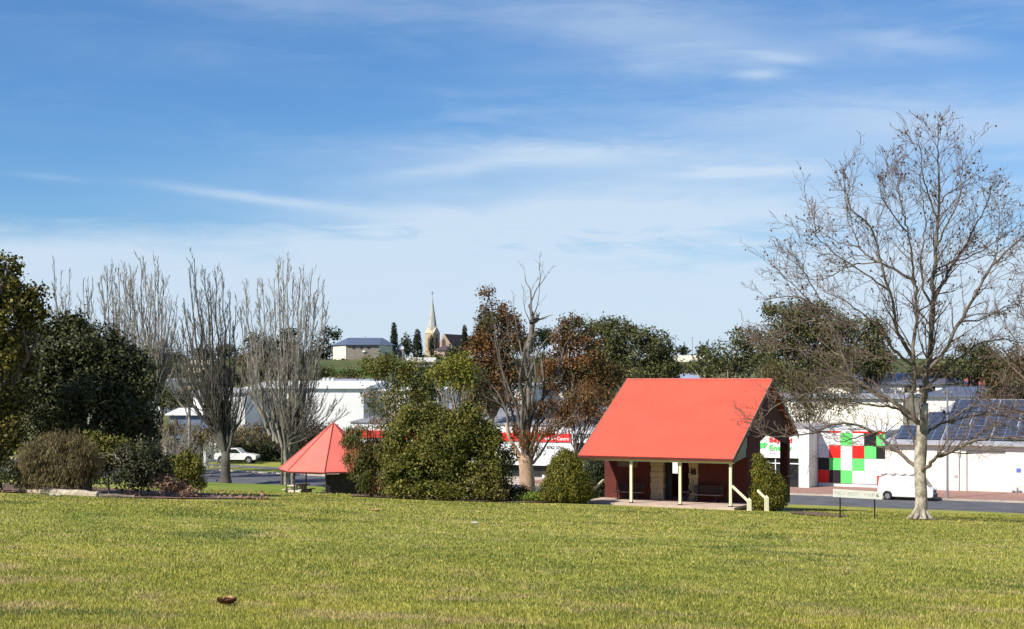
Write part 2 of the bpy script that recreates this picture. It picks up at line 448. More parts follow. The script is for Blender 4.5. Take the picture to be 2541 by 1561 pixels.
# fresher green in the hollow by the picnic shelter
fr = q.math('MULTIPLY', q.math('MULTIPLY', q.mr(tt, 80, 96, 0, 1, True), q.mr(tt, 116, 120, 1, .25)), q.mr(sp.outputs[0], 0, -12, 0, .7, True)); c = q.mix(fr, c, (.135, .215, .028))
hillc = q.mix(q.mr(q.noise(p, .05, 5, .7), .4, .6), (.07, .085, .03), (.15, .14, .07))
hillc = q.mix(q.mr(q.noise(p, .3, 5, .7), .45, .65, 0, .6), hillc, (.05, .09, .02))
c = q.mix(q.mr(tt, 149, 151), c, hillc)
q.l.new(c, b.inputs['Base Color']); b.inputs['Roughness'].default_value = .9; b.inputs['Specular IOR Level'].default_value = .1
bp = q.new('ShaderNodeBump'); bp.inputs['Strength'].default_value = .8; bp.inputs['Distance'].default_value = .04
q.l.new(q.math('ADD', q.noise(p, 14, 5, .7), q.math('MULTIPLY', q.noise(p, 2.5, 3, .6), 1.5)), bp.inputs['Height']); q.l.new(bp.outputs[0], b.inputs['Normal'])
LAWN = m
ts = list(np.arange(-30, 112, 1.6)) + [112.7, 112.9, 123, 140, 149.9] + list(np.arange(152, 700, 6)) + [760, 900, 1200, 2000, 4500]
ss = [-3500, -1500, -800] + list(np.arange(-450, -140, 10)) + list(np.arange(-140, 30, 2.5)) + list(np.arange(30, 460, 12)) + [800, 1600, 3500]
V = []; Fs = []
for t_ in ts:
    for s_ in ss:
        w = ST(s_, t_); V.append((w.x, w.y, zg(w.x, w.y)))
n = len(ss)
for i in range(len(ts) - 1):
    for j in range(n - 1): Fs.append((i * n + j, i * n + j + 1, (i + 1) * n + j + 1, (i + 1) * n + j))
mb = MB(); mb.v = V; mb.f = Fs; mb.mi = [0] * len(Fs)
struct(mb.build('ground', LAWN, smooth=True))

# real blades on the lawn, thinning with distance
rng = np.random.default_rng(5)
NB = 430000
pxs = rng.uniform(-60, 2600, NB); pys = 1225 + (1600 - 1225) * rng.uniform(0, 1, NB) ** .85
r_ = (pxs - CX) / F; den = (pys - HY) / F - .0715 * (.4472 * r_ + .8944)
Dd = 1.6 / np.maximum(den, 1e-4); far_ = rng.uniform(0, 1, NB) < .22; Dd = np.where(far_, rng.uniform(45, 98, NB), Dd)
tb_ = (.4472 * r_ + .8944) * Dd; edge_ = np.interp(pxs, [0, 560, 690, 720, 860, 880, 1440, 1990, 2000], [65.5, 66.5, 73.5, 105, 105, 83, 81.5, 81.5, 200])
ok = (Dd < 100) & (Dd > 12) & (den > 0) & ((Dd < edge_) | ((pxs > 500) & (pxs < 700) & (Dd > 85))) & (tb_ < 112); r_ = r_[ok]; Dd = Dd[ok]
Dd = Dd * rng.uniform(.985, 1.015, len(Dd))
X_ = r_ * Dd; k = len(Dd)
zz = 8.4 - .0715 * (.4472 * X_ + .8944 * Dd) + .05 * np.sin(X_ * .13 + 1) * np.sin(Dd * .09) + .02 * np.sin(X_ * .51) * np.sin(Dd * .37 + 2)
hh = rng.uniform(.015, .042, k) * (1 + Dd / 70); ww = .0058 * (Dd / 15) ** .9 * rng.uniform(.7, 1.5, k)
an = rng.uniform(0, 6.283, k); lean = rng.uniform(0, .9, k) * hh; la = rng.uniform(0, 6.283, k)
B0 = np.stack([X_ - np.cos(an) * ww, Dd - np.sin(an) * ww, zz - .01], 1); B1 = np.stack([X_ + np.cos(an) * ww, Dd + np.sin(an) * ww, zz - .01], 1)
B2 = np.stack([X_ + np.cos(la) * lean, Dd + np.sin(la) * lean, zz + hh], 1)
V = np.stack([B0, B1, B2], 1).reshape(-1, 3); Fq = np.arange(len(V)).reshape(-1, 3)
m = bpy.data.materials.new('grass_blades'); m.use_nodes = True; q = NT(m.node_tree); b = q.n['Principled BSDF']
ge = q.new('ShaderNodeNewGeometry'); at = q.new('ShaderNodeAttribute', attribute_name='tint')
c = grasscol(q, ge.outputs['Position'], at.outputs['Fac']); q.l.new(c, b.inputs['Base Color']); b.inputs['Roughness'].default_value = .6; b.inputs['Specular IOR Level'].default_value = .2
tr = q.new('ShaderNodeBsdfTranslucent'); q.l.new(c, tr.inputs[0]); ms = q.new('ShaderNodeMixShader'); ms.inputs[0].default_value = .3
q.l.new(b.outputs[0], ms.inputs[1]); q.l.new(tr.outputs[0], ms.inputs[2]); q.l.new(ms.outputs[0], q.n['Material Output'].inputs[0])
tag(fastmesh('lawn_grass', V, Fq, rng.uniform(0, 1, k), m), 'short yellow green grass blades covering the sloping park lawn', 'grass', kind='stuff')

# road, kerbs, footpath -------------------------------------------------------
ASPH = mat('asphalt', (.115, .115, .125), .9, .18, .6, bump=.3, bscale=30)
CONC = mat('concrete', (.50, .43, .35), .9, .2, .7, bump=.2, bscale=20)
BRICKP = mat('brick_paving', (.36, .20, .16), .9, .25, 3, bump=.3, bscale=12)


def strip(name, edge0, edge1, z0, z1, m):
    """edge lists of (s,t)"""
    poly = [ST(*e).xy for e in edge0] + [ST(*e).xy for e in reversed(edge1)]
    mb = MB(); mb.slab([tuple(p) for p in poly], z0, z1); return struct(mb.build(name, m))


farE = [(-170, 141), (-130, 136), (-103, 130), (-89.7, 127.3), (-70, 125), (-55, 124), (120, 124)]
def off(e, d): return [(s, t + d) for s, t in e]
strip('road', [(-170, 112.8), (120, 112.8)], farE, -.2, .20, ASPH)
strip('far_kerb', farE, off(farE, .55), -.2, .32, CONC)
strip('near_kerb', [(-170, 112.6), (120, 112.6)], [(-170, 112.85), (120, 112.85)], -.2, .305, CONC)
strip('footpath', off(farE, .55)[4:], [(-70, 134.2), (-55, 134.2), (120, 134.2)], -.2, .316, BRICKP)
strip('forecourt', [(-86, 128.4), (-62, 124.9), (-62, 140), (-86, 140)][:2], [(-86, 150), (-62, 150)], -.2, .325, CONC)
strip('service_road', [(-170, 144), (-125, 138), (-88, 131)], [(-170, 147), (-125, 141), (-88, 134)], -.2, .33, mat('worn_asphalt', (.2, .19, .18), .9, .2, .5))
VERGE = LAWN
strip('verge', [(-180, 141.6), (-130, 136.6), (-103, 130.6), (-88, 128.3)], [(-180, 165), (-130, 165), (-103, 162), (-88, 160)], -.2, .31, VERGE)
# drain grate shadow, a painted black slab on the far kerb by the sign
a = S_(2090, 124.5); bb = S_(2137, 124.5)
mb = MB(); mb.box(a, bb, 124.2, 124.9, .325, .34)
o = mb.build('drain_shadow', mat('shadow_black', (.015, .015, .015), .9), rz=ROT); struct(o)

# concrete pad under tall gum, mulch beds
MULCH = mat('mulch', (.20, .12, .08), .95, .3, 4, c2=(.09, .055, .04), bump=1, bscale=14)


def patch(name, pts, m, lift=.03, sub=1.0):
    """ground hugging patch from plan polygon (X,Y)"""
    bm = bmesh.new(); vs = [bm.verts.new((x, y, 0)) for x, y in pts]; bm.faces.new(vs)
    bmesh.ops.triangulate(bm, faces=bm.faces)
    bmesh.ops.subdivide_edges(bm, edges=bm.edges, cuts=7, use_grid_fill=True)
    rnd = random.Random(3)
    for v in bm.verts: v.co.z = zg(v.co.x, v.co.y) + lift + rnd.uniform(0, .04)
    me = bpy.data.meshes.new(name); bm.to_mesh(me); bm.free(); me.materials.append(m)
    o = bpy.data.objects.new(name, me); col.objects.link(o); return struct(o)


def G(px, D): return ((px - CX) / F * D, D)
patch('garden_bed', [G(-60, 71), G(100, 69), G(300, 66.5), G(420, 68), G(560, 71), G(690, 74.5), G(640, 79), G(520, 84), G(420, 90), G(0, 92), G(-100, 90)], MULCH)
patch('shrub_bed', [G(868, 90), G(960, 86.5), G(1070, 84.5), G(1270, 83.5), G(1440, 86), G(1440, 91), G(1280, 97), G(1000, 100), G(880, 98)], MULCH)
patch('bare_earth', [G(1960, 80), G(2010, 76.3), G(2100, 75.5), G(2110, 77.5), G(2040, 83), G(1965, 86)], MULCH)
patch('tree_ring', [G(2255, 74.2), G(2290, 73.9), G(2330, 74.4), G(2335, 75.6), G(2285, 76.3), G(2250, 75.4)], MULCH)

# ================================================================== PARK SHELTER
P0 = Vector((12.32, 84.0, 2.83))                     # front right post foot; local x=-s, y=v
REDR = mat('red_roof', (.67, .105, .060), .5, .07, .35, ribs=2.4, spec=.35, streaks=.10)
DKRED = mat('dark_red_fascia', (.10, .018, .012), .6)
REDB = mat('red_brown_render', (.115, .028, .020), .85, .12, 1.5, streaks=.25)
CREAM = mat('cream_paint', (.74, .68, .46), .6, .06, 2)
CREAMB = mat('cream_block', (.45, .37, .22), .8, .12, 2)
DARKW = mat('dark_timber', (.035, .022, .016), .7)
sh = empty('park_shelter', P0, ROT, 'red gabled park shelter with dark red walls and a cream posted verandah', 'shelter')
ZE, ZR = 5.56 - 2.83, 10.0 - 2.83; VR = 7.24; VB = 13.0; ZB = 6.49 - 2.83; XL = -9.25; XR = .235; V0 = -.32
th = .10
mb = MB()
prof = [(V0, ZE), (VR, ZR), (VB, ZB), (VB, ZB - th), (VR, ZR - th), (V0, ZE - th)]
def yz(mb, prof, x0, x1, mi=0):
    n = len(prof); vs = [(x0, y, z) for y, z in prof] + [(x1, y, z) for y, z in prof]
    fs = [tuple(range(n)), tuple(range(2 * n - 1, n - 1, -1))] + [(i, n + i, n + (i + 1) % n, (i + 1) % n) for i in range(n)]
    return mb.add(vs, fs, mi)
yz(mb, [(V0, ZE), (VR, ZR), (VR, ZR - th), (V0, ZE - th)], XL, XR)
yz(mb, [(VR, ZR), (VB, ZB), (VB, ZB - th), (VR, ZR - th)], XL, XR)
rf = mb.build('roof', REDR, sh)
MB().tube([(XL, VR, ZR + .01), (XR, VR, ZR + .01)], .07, 8).build('ridge_cap', mat('ridge_red', (.5, .07, .05), .5), rf)
MB().box(XL - .03, XR + .03, V0 - .09, V0 - .004, ZE - .17, ZE - .02).build('gutter', DKRED, rf)
MB().box(XL, XR - .03, V0 + .2, V0 + .37, ZE - .30, ZE - .165).build('verandah_beam', CREAM, sh)
for x in (XR + .003, XL - .043):
    for (y0, z0, y1, z1) in ((V0, ZE, VR, ZR), (VR, ZR, VB, ZB)):
        dn = .28; mb = MB()
        mb.add([(x, y0, z0 + .02), (x, y1, z1 + .02), (x, y1, z1 - dn), (x, y0, z0 - dn + .03), (x + .04, y0, z0 + .02), (x + .04, y1, z1 + .02), (x + .04, y1, z1 - dn), (x + .04, y0, z0 - dn + .03)],
               [(0, 1, 2, 3), (7, 6, 5, 4), (0, 4, 5, 1), (3, 2, 6, 7), (0, 3, 7, 4), (1, 5, 6, 2)])
        mb.build('barge_board', mat('barge_brown', (.21, .15, .12), .8), sh)
H = ZE - .17
for i in range(4):
    x = -3.01 * i - .0
    p_ = MB().box(x - .075, x + .075, -.075, .075, .0, H - .12, 0).build('post', CREAM, sh, bevel=.008)
    MB().box(x - .11, x + .11, -.11, .11, .0, .06).build('post_shoe', DARKW, p_)
MB().box(XL + .05, .35, -.45, 3.2, -.16, 0).build('deck', mat('deck_concrete', (.52, .40, .32), .9, .12, 1, bump=.2), sh)
MB().box(XL - .2, -.02, 3.2, 11.9, -.30, -.03).build('floor_slab', CONC, sh)
MB().box(.36, 2.2, 1.6, 3.2, -.38, -.20).build('step', CONC, sh)
# front wall pieces (x from right end): wall .0..-3.55, quoin, door gap, quoin, wall
WV = 3.05
def fx(px): return S_(px, float(np.dot(N, (P0.x, P0.y))) + WV) - float(np.dot(U, (P0.x, P0.y)))
q2l, q2r = fx(1711.5), fx(1733); q1l, q1r = fx(1616.5), fx(1647); xwl = fx(1500)
mb = MB(); mb.box(q2r, -.0, WV, WV + .2, 0, 3.15); mb.box(xwl, q1l, WV, WV + .2, 0, 3.15); mb.box(q1r - .2, q2l + .2, WV, WV + .2, 2.62, 3.15)
mb.box(-.2, 0, WV + .2, 5.6, 0, 3.9); mb.box(xwl, xwl + .2, WV + .2, 5.6, 0, 3.9)
sl, sr = fx(1661) - .95, fx(1683) - .9      # rear opening that lets the white building show
mb.box(xwl + .2, sl, 5.4, 5.6, 0, 3.9); mb.box(sr, -.2, 5.4, 5.6, 0, 3.9); mb.box(sl, sr, 5.4, 5.6, 0, 1.42)
mb.build('wall', REDB, sh)
def roofz(y): return ZE + (ZR - ZE) * (y - V0) / (VR - V0) if y < VR else ZR + (ZB - ZR) * (y - VR) / (VB - VR)
for x, nm in ((-.14, 'gable'), (xwl + .04, 'gable')):
    mb = MB(); lo = 2.95
    yz(mb, [(3.64, lo + .0), (VR, lo + .9), (11.9, lo + .05), (11.9, roofz(11.9) - .13), (VR, ZR - .13), (3.64, roofz(3.64) - .13)], x, x + .1)
    mb.build('gable', mat('gable_brown', (.10, .035, .026), .85, .12), sh)
    mb = MB(); yz(mb, [(.1, 2.36), (3.64, 2.74), (3.64, roofz(3.64) - .13), (.1, roofz(.1) - .13)], x + .02, x + .08)
    mb.build('gable_infill', mat('grey_cream_board', (.42, .38, .29), .8, .05, ribs=3, ribdir='Z'), sh)
for x0 in (-.5, xwl):
    MB().box(x0, x0 + .5, 11.4, 11.9, -.6, 3.35).build('brick_column', REDB, sh)
for a, bq in ((q1l, q1r), (q2l, q2r)):
    mb = MB()
    for k in range(8):
        ins = .03 if k % 2 else 0
        mb.box(a - .04 + ins, bq + .02 - ins, WV - .10 + ins * .5, WV + .26, k * .335, k * .335 + .318)
    mb.box(a + .05, bq - .05, WV - .06, WV + .2, 0, 2.68)
    mb.build('quoin_pillar', CREAMB, sh, bevel=.015)
MB().box(q2l + .1, q2r - .12, WV - .14, WV - .10, 1.55, 1.9).build('plaque', DARKW, sh)
xb0, xb1 = fx(1533), fx(1583)
MB().box(xb0, xb1, WV - .05, WV - .003, 1.9, 2.55).build('notice_board', mat('notice_grey', (.20, .18, .14), .7, .2, 6), sh)
MB().box(q1r, q1r + .45, WV + .25, WV + .3, 0, 2.3).build('door', mat('black_door', (.015, .014, .014), .6), sh)


def bench(xc, label):
    t = empty('park_bench', sh.matrix_world @ Vector((0, 0, 0)), ROT, label, 'bench', 'slatted benches on the verandah')
    w = Matrix.Translation(P0) @ Matrix.Rotation(ROT, 4, 'Z') @ Vector((xc, WV - .75, 0)); t.location = w
    wd = mat('bench_slat', (.30, .24, .22), .6, .15, 3); fr = mat('bench_iron', (.02, .02, .02), .5)
    mb = MB()
    for k in range(4): mb.box(-.93, .93, -.22 + k * .115, -.12 + k * .115, .42, .455)
    mb.build('seat', wd, t)
    mb = MB()
    for k in range(4): mb.box(-.93, .93, .26 + k * .03, .285 + k * .03, .53 + k * .115, .61 + k * .115)
    mb.build('backrest', mat('bench_back', (.07, .045, .035), .6, .15, 3), t)
    for x in (-.62, .62):
        mb = MB(); mb.bar((x, -.22, .03), (x, -.14, .42), .05, .06); mb.bar((x, .28, .03), (x, .12, .42), .05, .06)
        mb.bar((x, -.3, .025), (x, .36, .025), .06, .05); mb.bar((x, .2, .4), (x, .38, 1.0), .05, .05); mb.bar((x, -.22, .4), (x, .26, .4), .05, .04)
        mb.build('leg', fr, t)
    return t


bench(fx(1571), 'dark slatted bench left of the shelter doorway under the grey notice board')
bench(fx(1764), 'dark slatted bench right of the shelter doorway')
# folded push chair
x = fx(1718)
t = empty('folded_stroller', Matrix.Translation(P0) @ Matrix.Rotation(ROT, 4, 'Z') @ Vector((x, WV - .9, 0)), ROT, 'folded black stroller leaning beside the cream pillar on the verandah', 'stroller')
fr = mat('stroller_black', (.03, .03, .035), .4)
mb = MB(); mb.tube([(-.35, 0, .1), (.1, 0, .55), (.28, 0, 1.25), (.33, 0, 1.33)], .02, 6); mb.tube([(.35, 0, .08), (0, .05, .5), (-.12, .05, .62)], .02, 6)
mb.tube([(-.3, .35, .1), (.12, .35, .55), (.3, .35, 1.25), (.35, .0, 1.3)], .02, 6); mb.tube([(.12, 0, .58), (-.28, 0, .62), (-.3, .35, .62), (.12, .35, .6)], .018, 6)
mb.build('frame', fr, t)
MB().box(-.28, .2, .03, .32, .5, .66).build('seat', mat('stroller_cloth', (.05, .05, .06), .9), t, bevel=.04)
for xx, yy, rr in ((-.35, -.02, .11), (-.35, .37, .11), (.35, -.02, .09), (.3, .37, .09)):
    MB().tube([(xx, yy - .025, rr), (xx, yy + .025, rr)], rr, 12).build('wheel', fr, t)


def rail(label, posts, bars, name='handrail'):
    b0 = Vector(posts[0][0]); t = empty(name, b0, 0, label, 'handrail', 'cream timber handrails at the shelter steps')
    for (foot, h) in posts:
        f = Vector(foot) - b0; w = .11; mb = MB()
        mb.box(f.x - w, f.x + w, f.y - w, f.y + w, f.z - .1, f.z + h - .14)
        vs = [(f.x - w, f.y - w, f.z + h - .14), (f.x + w, f.y - w, f.z + h - .14), (f.x + w, f.y + w, f.z + h - .14), (f.x - w, f.y + w, f.z + h - .14), (f.x, f.y, f.z + h)]
        mb.add(vs, [(0, 1, 4), (1, 2, 4), (2, 3, 4), (3, 0, 4)]); mb.build('post', CREAM, t)
    for a, bq in bars: MB().bar(Vector(a) - b0, Vector(bq) - b0, .07, .13).build('rail', CREAM, t)


rail('cream handrail sloping from the front corner post down to a pointed post', [(W(1859, 1273, 82.6), .85)], [(W(1817, 1206, 83.7), W(1859, 1246, 82.6))])
rail('cream handrail with pointed post in front of the right conifer', [(W(1902, 1275, 83.2), 1.05)], [(W(1880, 1217, 84.0), W(1899, 1236, 83.2))])
rail('short cream handrail between the two left conifers', [(W(1459, 1245, 87.0), .72)], [(W(1461, 1226, 87), W(1500, 1189, 88.6))])

# ================================================================== PICNIC GAZEBO
GD = 111.0; gb = W(827, 1230, GD)
gz = empty('picnic_gazebo', gb, 0, 'open picnic gazebo with pinkish red pyramid roof and thin dark posts', 'gazebo')
PINK = mat('faded_red_roof', (.74, .165, .125), .5, .08, .5, streaks=.12)
ns = 8; Rr = 4.05; ez = W(827, 1163, GD).z - gb.z; ap = W(827, 1049, GD).z - gb.z
ring = [(Rr * math.cos(R(45 * i - 92)), Rr * math.sin(R(45 * i - 92))) for i in range(ns)]
mb = MB(); vs = [(x, y, ez) for x, y in ring] + [(0, 0, ap)] + [(x, y, ez - .07) for x, y in ring] + [(0, 0, ap - .15)]
mb.add(vs, [(i, (i + 1) % ns, ns) for i in range(ns)] + [(9 + (i + 1) % ns, 9 + i, 17) for i in range(ns)] + [(i, 9 + i, 9 + (i + 1) % ns, (i + 1) % ns) for i in range(ns)])
grf = mb.build('roof', PINK, gz)
mb = MB()
for x, y in ring: mb.tube([(x, y, ez + .03), (0, 0, ap + .03)], .035, 6)
mb.build('hip_cap', mat('hip_red', (.42, .08, .06), .5), grf)
mb = MB()
for i in range(ns):
    a = ring[i]; c_ = ring[(i + 1) % ns]; mb.bar((a[0] * 1.005, a[1] * 1.005, ez - .09), (c_[0] * 1.005, c_[1] * 1.005, ez - .09), .06, .1)
mb.build('fascia', DKRED, grf)
for i in range(ns):
    x, y = ring[i][0] * .86, ring[i][1] * .86; MB().tube([(x, y, -.4), (x, y, ez - .1)], .055, 8).build('post', mat('post_dark_steel', (.06, .045, .045), .6), gz)
mb = MB()
for i in (0, 1, 2, 3): 
    a = ring[i]; c_ = ring[(i + 1) % ns]
    mb.bar((a[0] * .8, a[1] * .8, ez * .44), (c_[0] * .8, c_[1] * .8, ez * .44), .12, ez * .9)
mb.build('screen_wall', mat('dark_brick', (.055, .042, .036), .9, .3, 5, bump=.5, bscale=10), gz)
MB().slab([(x * .95, y * .95) for x, y in ring], -.4, .015).build('floor_slab', CONC, gz)


def picnic(px, py, D, rz, label):
    p_ = W(px, py, D); t = empty('picnic_table', (p_.x, p_.y, gb.z + .02), rz, label, 'picnic table', 'concrete picnic tables under the gazebo')
    cm_ = mat('pale_concrete', (.62, .55, .45), .85, .15, 3)
    MB().box(-.95, .95, -.38, .38, .70, .78).build('tabletop', cm_, t, bevel=.01)
    for y in (-.72, .72): MB().box(-.95, .95, y - .15, y + .15, .40, .46).build('seat', cm_, t, bevel=.01)
    for x in (-.55, .55): MB().box(x - .14, x + .14, -.72, .72, 0, .4).box(x - .1, x + .1, -.25, .25, .4, .7).build('leg', cm_, t)


picnic(838, 1230, 109.6, .5, 'concrete picnic table at the front of the gazebo by the orange tipped shrub')
picnic(741, 1229, 111.5, 1.1, 'concrete picnic table behind the left gazebo posts')

# ================================================================== SIGN
sgx = W(2129, 1286, 73.6); t = empty('park_sign', (sgx.x, sgx.y, zg(sgx.x, sgx.y)), 0, 'weathered white board on two thin dark posts reading PIONEER PARK', 'sign')
zb_ = t.location.z
def sg(px, py): p_ = W(px, py, 73.6); return p_.x - sgx.x, p_.z - zb_
bl, brr = sg(2067, 1216), sg(2189, 1222)
mb = MB(); mb.add([(bl[0], -.04, sg(0, 1233)[1]), (brr[0], -.04, sg(0, 1239.5)[1]), (brr[0], -.04, sg(0, 1220.5)[1]), (bl[0], -.04, sg(0, 1213)[1]),
                   (bl[0], -.01, sg(0, 1233)[1]), (brr[0], -.01, sg(0, 1239.5)[1]), (brr[0], -.01, sg(0, 1220.5)[1]), (bl[0], -.01, sg(0, 1213)[1])],
                  [(0, 1, 2, 3), (7, 6, 5, 4), (0, 4, 5, 1), (1, 5, 6, 2), (2, 6, 7, 3), (3, 7, 4, 0)])
mb.build('board', mat('weathered_white', (.78, .76, .66), .8, .06, 5), t)
for px in (2085, 2170.5): x = sg(px, 0)[0]; MB().box(x - .03, x + .03, -.005, .05, -.2, sg(0, 1219)[1]).build('post', mat('post_black', (.02, .014, .014), .6), t)
lm = mat('faded_letter', (.33, .31, .24), .8, .35, 14, c2=(.60, .58, .47))
tl = math.atan2(-6.5, 122)
lettering('PIONEER', lm, t, sg(2071, 0)[0], -.043, sg(0, 1226.8)[1], .165, sg(2132, 0)[0] - sg(2073, 0)[0], rot=(R(90), -tl, 0), bold=-.022, depth=.004)
lettering('PARK', lm, t, sg(2145, 0)[0], -.043, sg(0, 1230.6)[1], .165, sg(2184, 0)[0] - sg(2147, 0)[0], rot=(R(90), -tl, 0), bold=-.022, depth=.004)

# ================================================================== STREET BUILDINGS (street frame: x=s, y=t)
WHITE = mat('white_render', (.80, .79, .75), .6, .04, .5)
WHITEC = mat('cream_white_render', (.80, .76, .66), .7, .05, .4, streaks=.12)
GREYP = mat('grey_panel', (.40, .38, .38), .6, .1, 1)
GLASSD = mat('dark_glass', (.018, .022, .025), .08, .2, 1, spec=.6)
STEELR = mat('steel_blue_roof', (.12, .13, .17), .4, .12, .5, ribs=2.0, spec=.4)
GREYR = mat('grey_roof', (.34, .35, .38), .5, .12, .5, ribs=2.0)
RED = mat('sign_red', (.80, .02, .015), .45, .03); GREEN = mat('panel_green', (.13, .72, .16), .45, .03)
BLACK = mat('panel_black', (.022, .02, .022), .4); PALE = mat('panel_pale_grey', (.66, .66, .72), .5, .03); YEL = mat('trim_yellow', (.85, .75, .2), .5)

# white shop with lettering
T1 = 131.4; x0 = S_(1640, T1); x1 = S_(2007.5, T1)
bd = empty('energy_shop', ST(x0, T1, .3), ROT, 'white shopfront with green arrow and red and green lettering seen behind the shelter', 'shop')
def L1(px): return S_(px, T1) - x0
def LZ(px, py, t=T1, z0=.3): return Z_(px, py, t) - z0
w_ = L1(2007.5); top = LZ(2000, 1063); op0, op1 = L1(1705), L1(1982); zt = LZ(1960, 1137)
mb = MB(); mb.box(0, w_, 0, 12, zt, top); mb.box(op1, w_, 0, 12, 0, zt); mb.box(0, op0, 0, 12, 0, zt); mb.box(op0, op1, .5, 12, 0, zt - .02)
mb.build('wall', WHITE, bd)
MB().box(op0, op1, .25, .3, 0, zt).build('window', GLASSD, bd)
mb = MB(); mb.box(op0, op1, .15, .24, LZ(1960, 1152), LZ(1960, 1149.5)); [mb.box(op1 - .04 - k * 2.2, op1 + .04 - k * 2.2, .16, .24, 0, zt) for k in range(1, 7)]
mb.build('window_frame', WHITE, bd)
MB().box(-.05, w_ + .02, -.06, 12.05, top, top + .12).build('parapet_cap', GREYP, bd)
h1 = LZ(1905, 1086) - LZ(1905, 1098); wl = L1(1966) - L1(1910)
lettering('Beyond', RED, bd, L1(1909.5), -.05, LZ(1920, 1097.0), h1 * .95, wl * 1.0, bold=.02)
lettering('Energy', GREEN, bd, L1(1909.5), -.05, LZ(1920, 1117), h1 * 1.1, wl * .98, bold=.02)
lettering('ELECTRICAL', PALE, bd, L1(1910.5), -.03, LZ(1920, 1126), h1 * .24, wl * .85)
mb = MB(); ax0 = L1(1872); sc_ = (L1(1905) - L1(1886)) / 19
arrow = [(1868, 1112), (1886, 1104), (1886, 1098), (1905, 1100), (1895, 1113), (1893, 1111), (1886, 1112), (1868, 1113.5)]
mb.prism([(L1(a), LZ(1895, b_)) for a, b_ in arrow], -.06, -.01); mb.build('arrow_logo', GREEN, bd)

# checkered wall building
T2 = 134.3; x0 = S_(2008.5, T2); x1 = S_(2196, T2)
bd = empty('checkered_building', ST(x0, T2, .3), ROT, 'building front of red green black and white square panels', 'building')
def L2(px): return S_(px, T2) - x0
w_ = L2(2196); top = Z_(2030, 1066, T2) - .3
MB().box(0, w_, .06, 14, 0, top - .1).build('wall', WHITE, bd)
cols_ = [2030, 2057.5, 2086, 2115, 2144.5, 2174.5, 2196]; rows_ = [1066, 1073, 1104, 1135.5, 1166, 1198]
grid = ["KRWRRR", "WWGWKG", "PRWRGK", "KGWGPW", "RKGWPW"]
cm_ = {'W': WHITE, 'R': RED, 'G': GREEN, 'K': BLACK, 'P': PALE}
pn = {'W': 'white_panel', 'R': 'red_panel', 'G': 'green_panel', 'K': 'black_panel', 'P': 'grey_panel'}
for r0 in range(5):
    for c0 in range(6):
        a, b_ = L2(cols_[c0]), L2(cols_[c0 + 1]); z1 = Z_(2100, rows_[r0] + 1.5, T2) - .3; z0 = Z_(2100, rows_[r0 + 1] + 1.5, T2) - .3
        MB().box(a + .015, b_ - .015, -.02, .055, z0 + .015, z1 - .015).build(pn[grid[r0][c0]], cm_[grid[r0][c0]], bd)
MB().box(L2(2008.5), L2(2030) - .01, -.04, .055, 0, top).build('shaded_side', GREYP, bd)  # grey painted in for the shaded side of the white shop
mb = MB(); mb.box(-.02, w_ + .3, -.05, 14, top - .1, top + .02); mb.build('parapet_cap', WHITE, bd)

# cream warehouse with solar roof
T3 = 133.8; x0 = S_(2197, T3); bd = empty('cream_warehouse', ST(x0, T3, .3), ROT, 'long cream warehouse with roller door and solar panels on its roof', 'warehouse')
def L3(px): return S_(px, T3) - x0
w_ = L3(2680); ev = Z_(2400, 1101, T3) - .3; dz0 = L3(2398); dz1 = L3(2495); dt = Z_(2450, 1118, T3) - .3
mb = MB(); mb.box(0, dz0, 0, 16, 0, ev); mb.box(dz1, w_, 0, 16, 0, ev); mb.box(dz0, dz1, 0, 16, dt, ev); mb.box(dz0 - .01, dz1 + .01, .3, 16, 0, dt + .01); mb.build('wall', WHITEC, bd)
MB().box(dz0, dz1, .15, .2, 0, dt - .12).build('roller_door', mat('roller_white', (.78, .75, .68), .6, .04, ribs=6, ribdir='Z'), bd)
rp = Z_(2450, 995, T3 + 9) - .3
mb = MB(); hw = L3(2272); zr_ = EYE - (990 - HY) / F * DS(2400, T3 + 9)[0] - .3
mb.add([(-.3, -.4, ev), (w_, -.4, ev), (w_, 9, zr_), (5, 9, zr_), (-.3, -.4, ev - .12), (w_, -.4, ev - .12), (w_, 9, zr_ - .12), (5, 9, zr_ - .12), (-.3, 18, ev), (w_, 18, ev), (-.3, 18, ev - .12), (w_, 18, ev - .12)],
       [(0, 1, 2, 3), (4, 7, 6, 5), (0, 4, 5, 1), (0, 3, 7, 4), (3, 2, 9, 8), (0, 3, 8), (7, 10, 11, 6)])
wrf = mb.build('roof', GREYR, bd)
PVM = bpy.data.materials.new('solar_cells'); PVM.use_nodes = True; q = NT(PVM.node_tree); b = q.n['Principled BSDF']
tcc = q.new('ShaderNodeTexCoord'); br = q.new('ShaderNodeTexBrick'); q.l.new(tcc.outputs['Object'], br.inputs[0]); br.offset = 0; br.inputs['Scale'].default_value = 1
br.inputs['Color1'].default_value = (.014, .02, .04, 1); br.inputs['Color2'].default_value = (.024, .032, .058, 1); br.inputs['Mortar'].default_value = (.16, .19, .26, 1)
br.inputs['Mortar Size'].default_value = .03; br.inputs['Brick Width'].default_value = 1.0; br.inputs['Row Height'].default_value = .28
q.l.new(br.outputs[0], b.inputs['Base Color']); b.inputs['Roughness'].default_value = .3
sl_ = (zr_ - ev) / 9.4
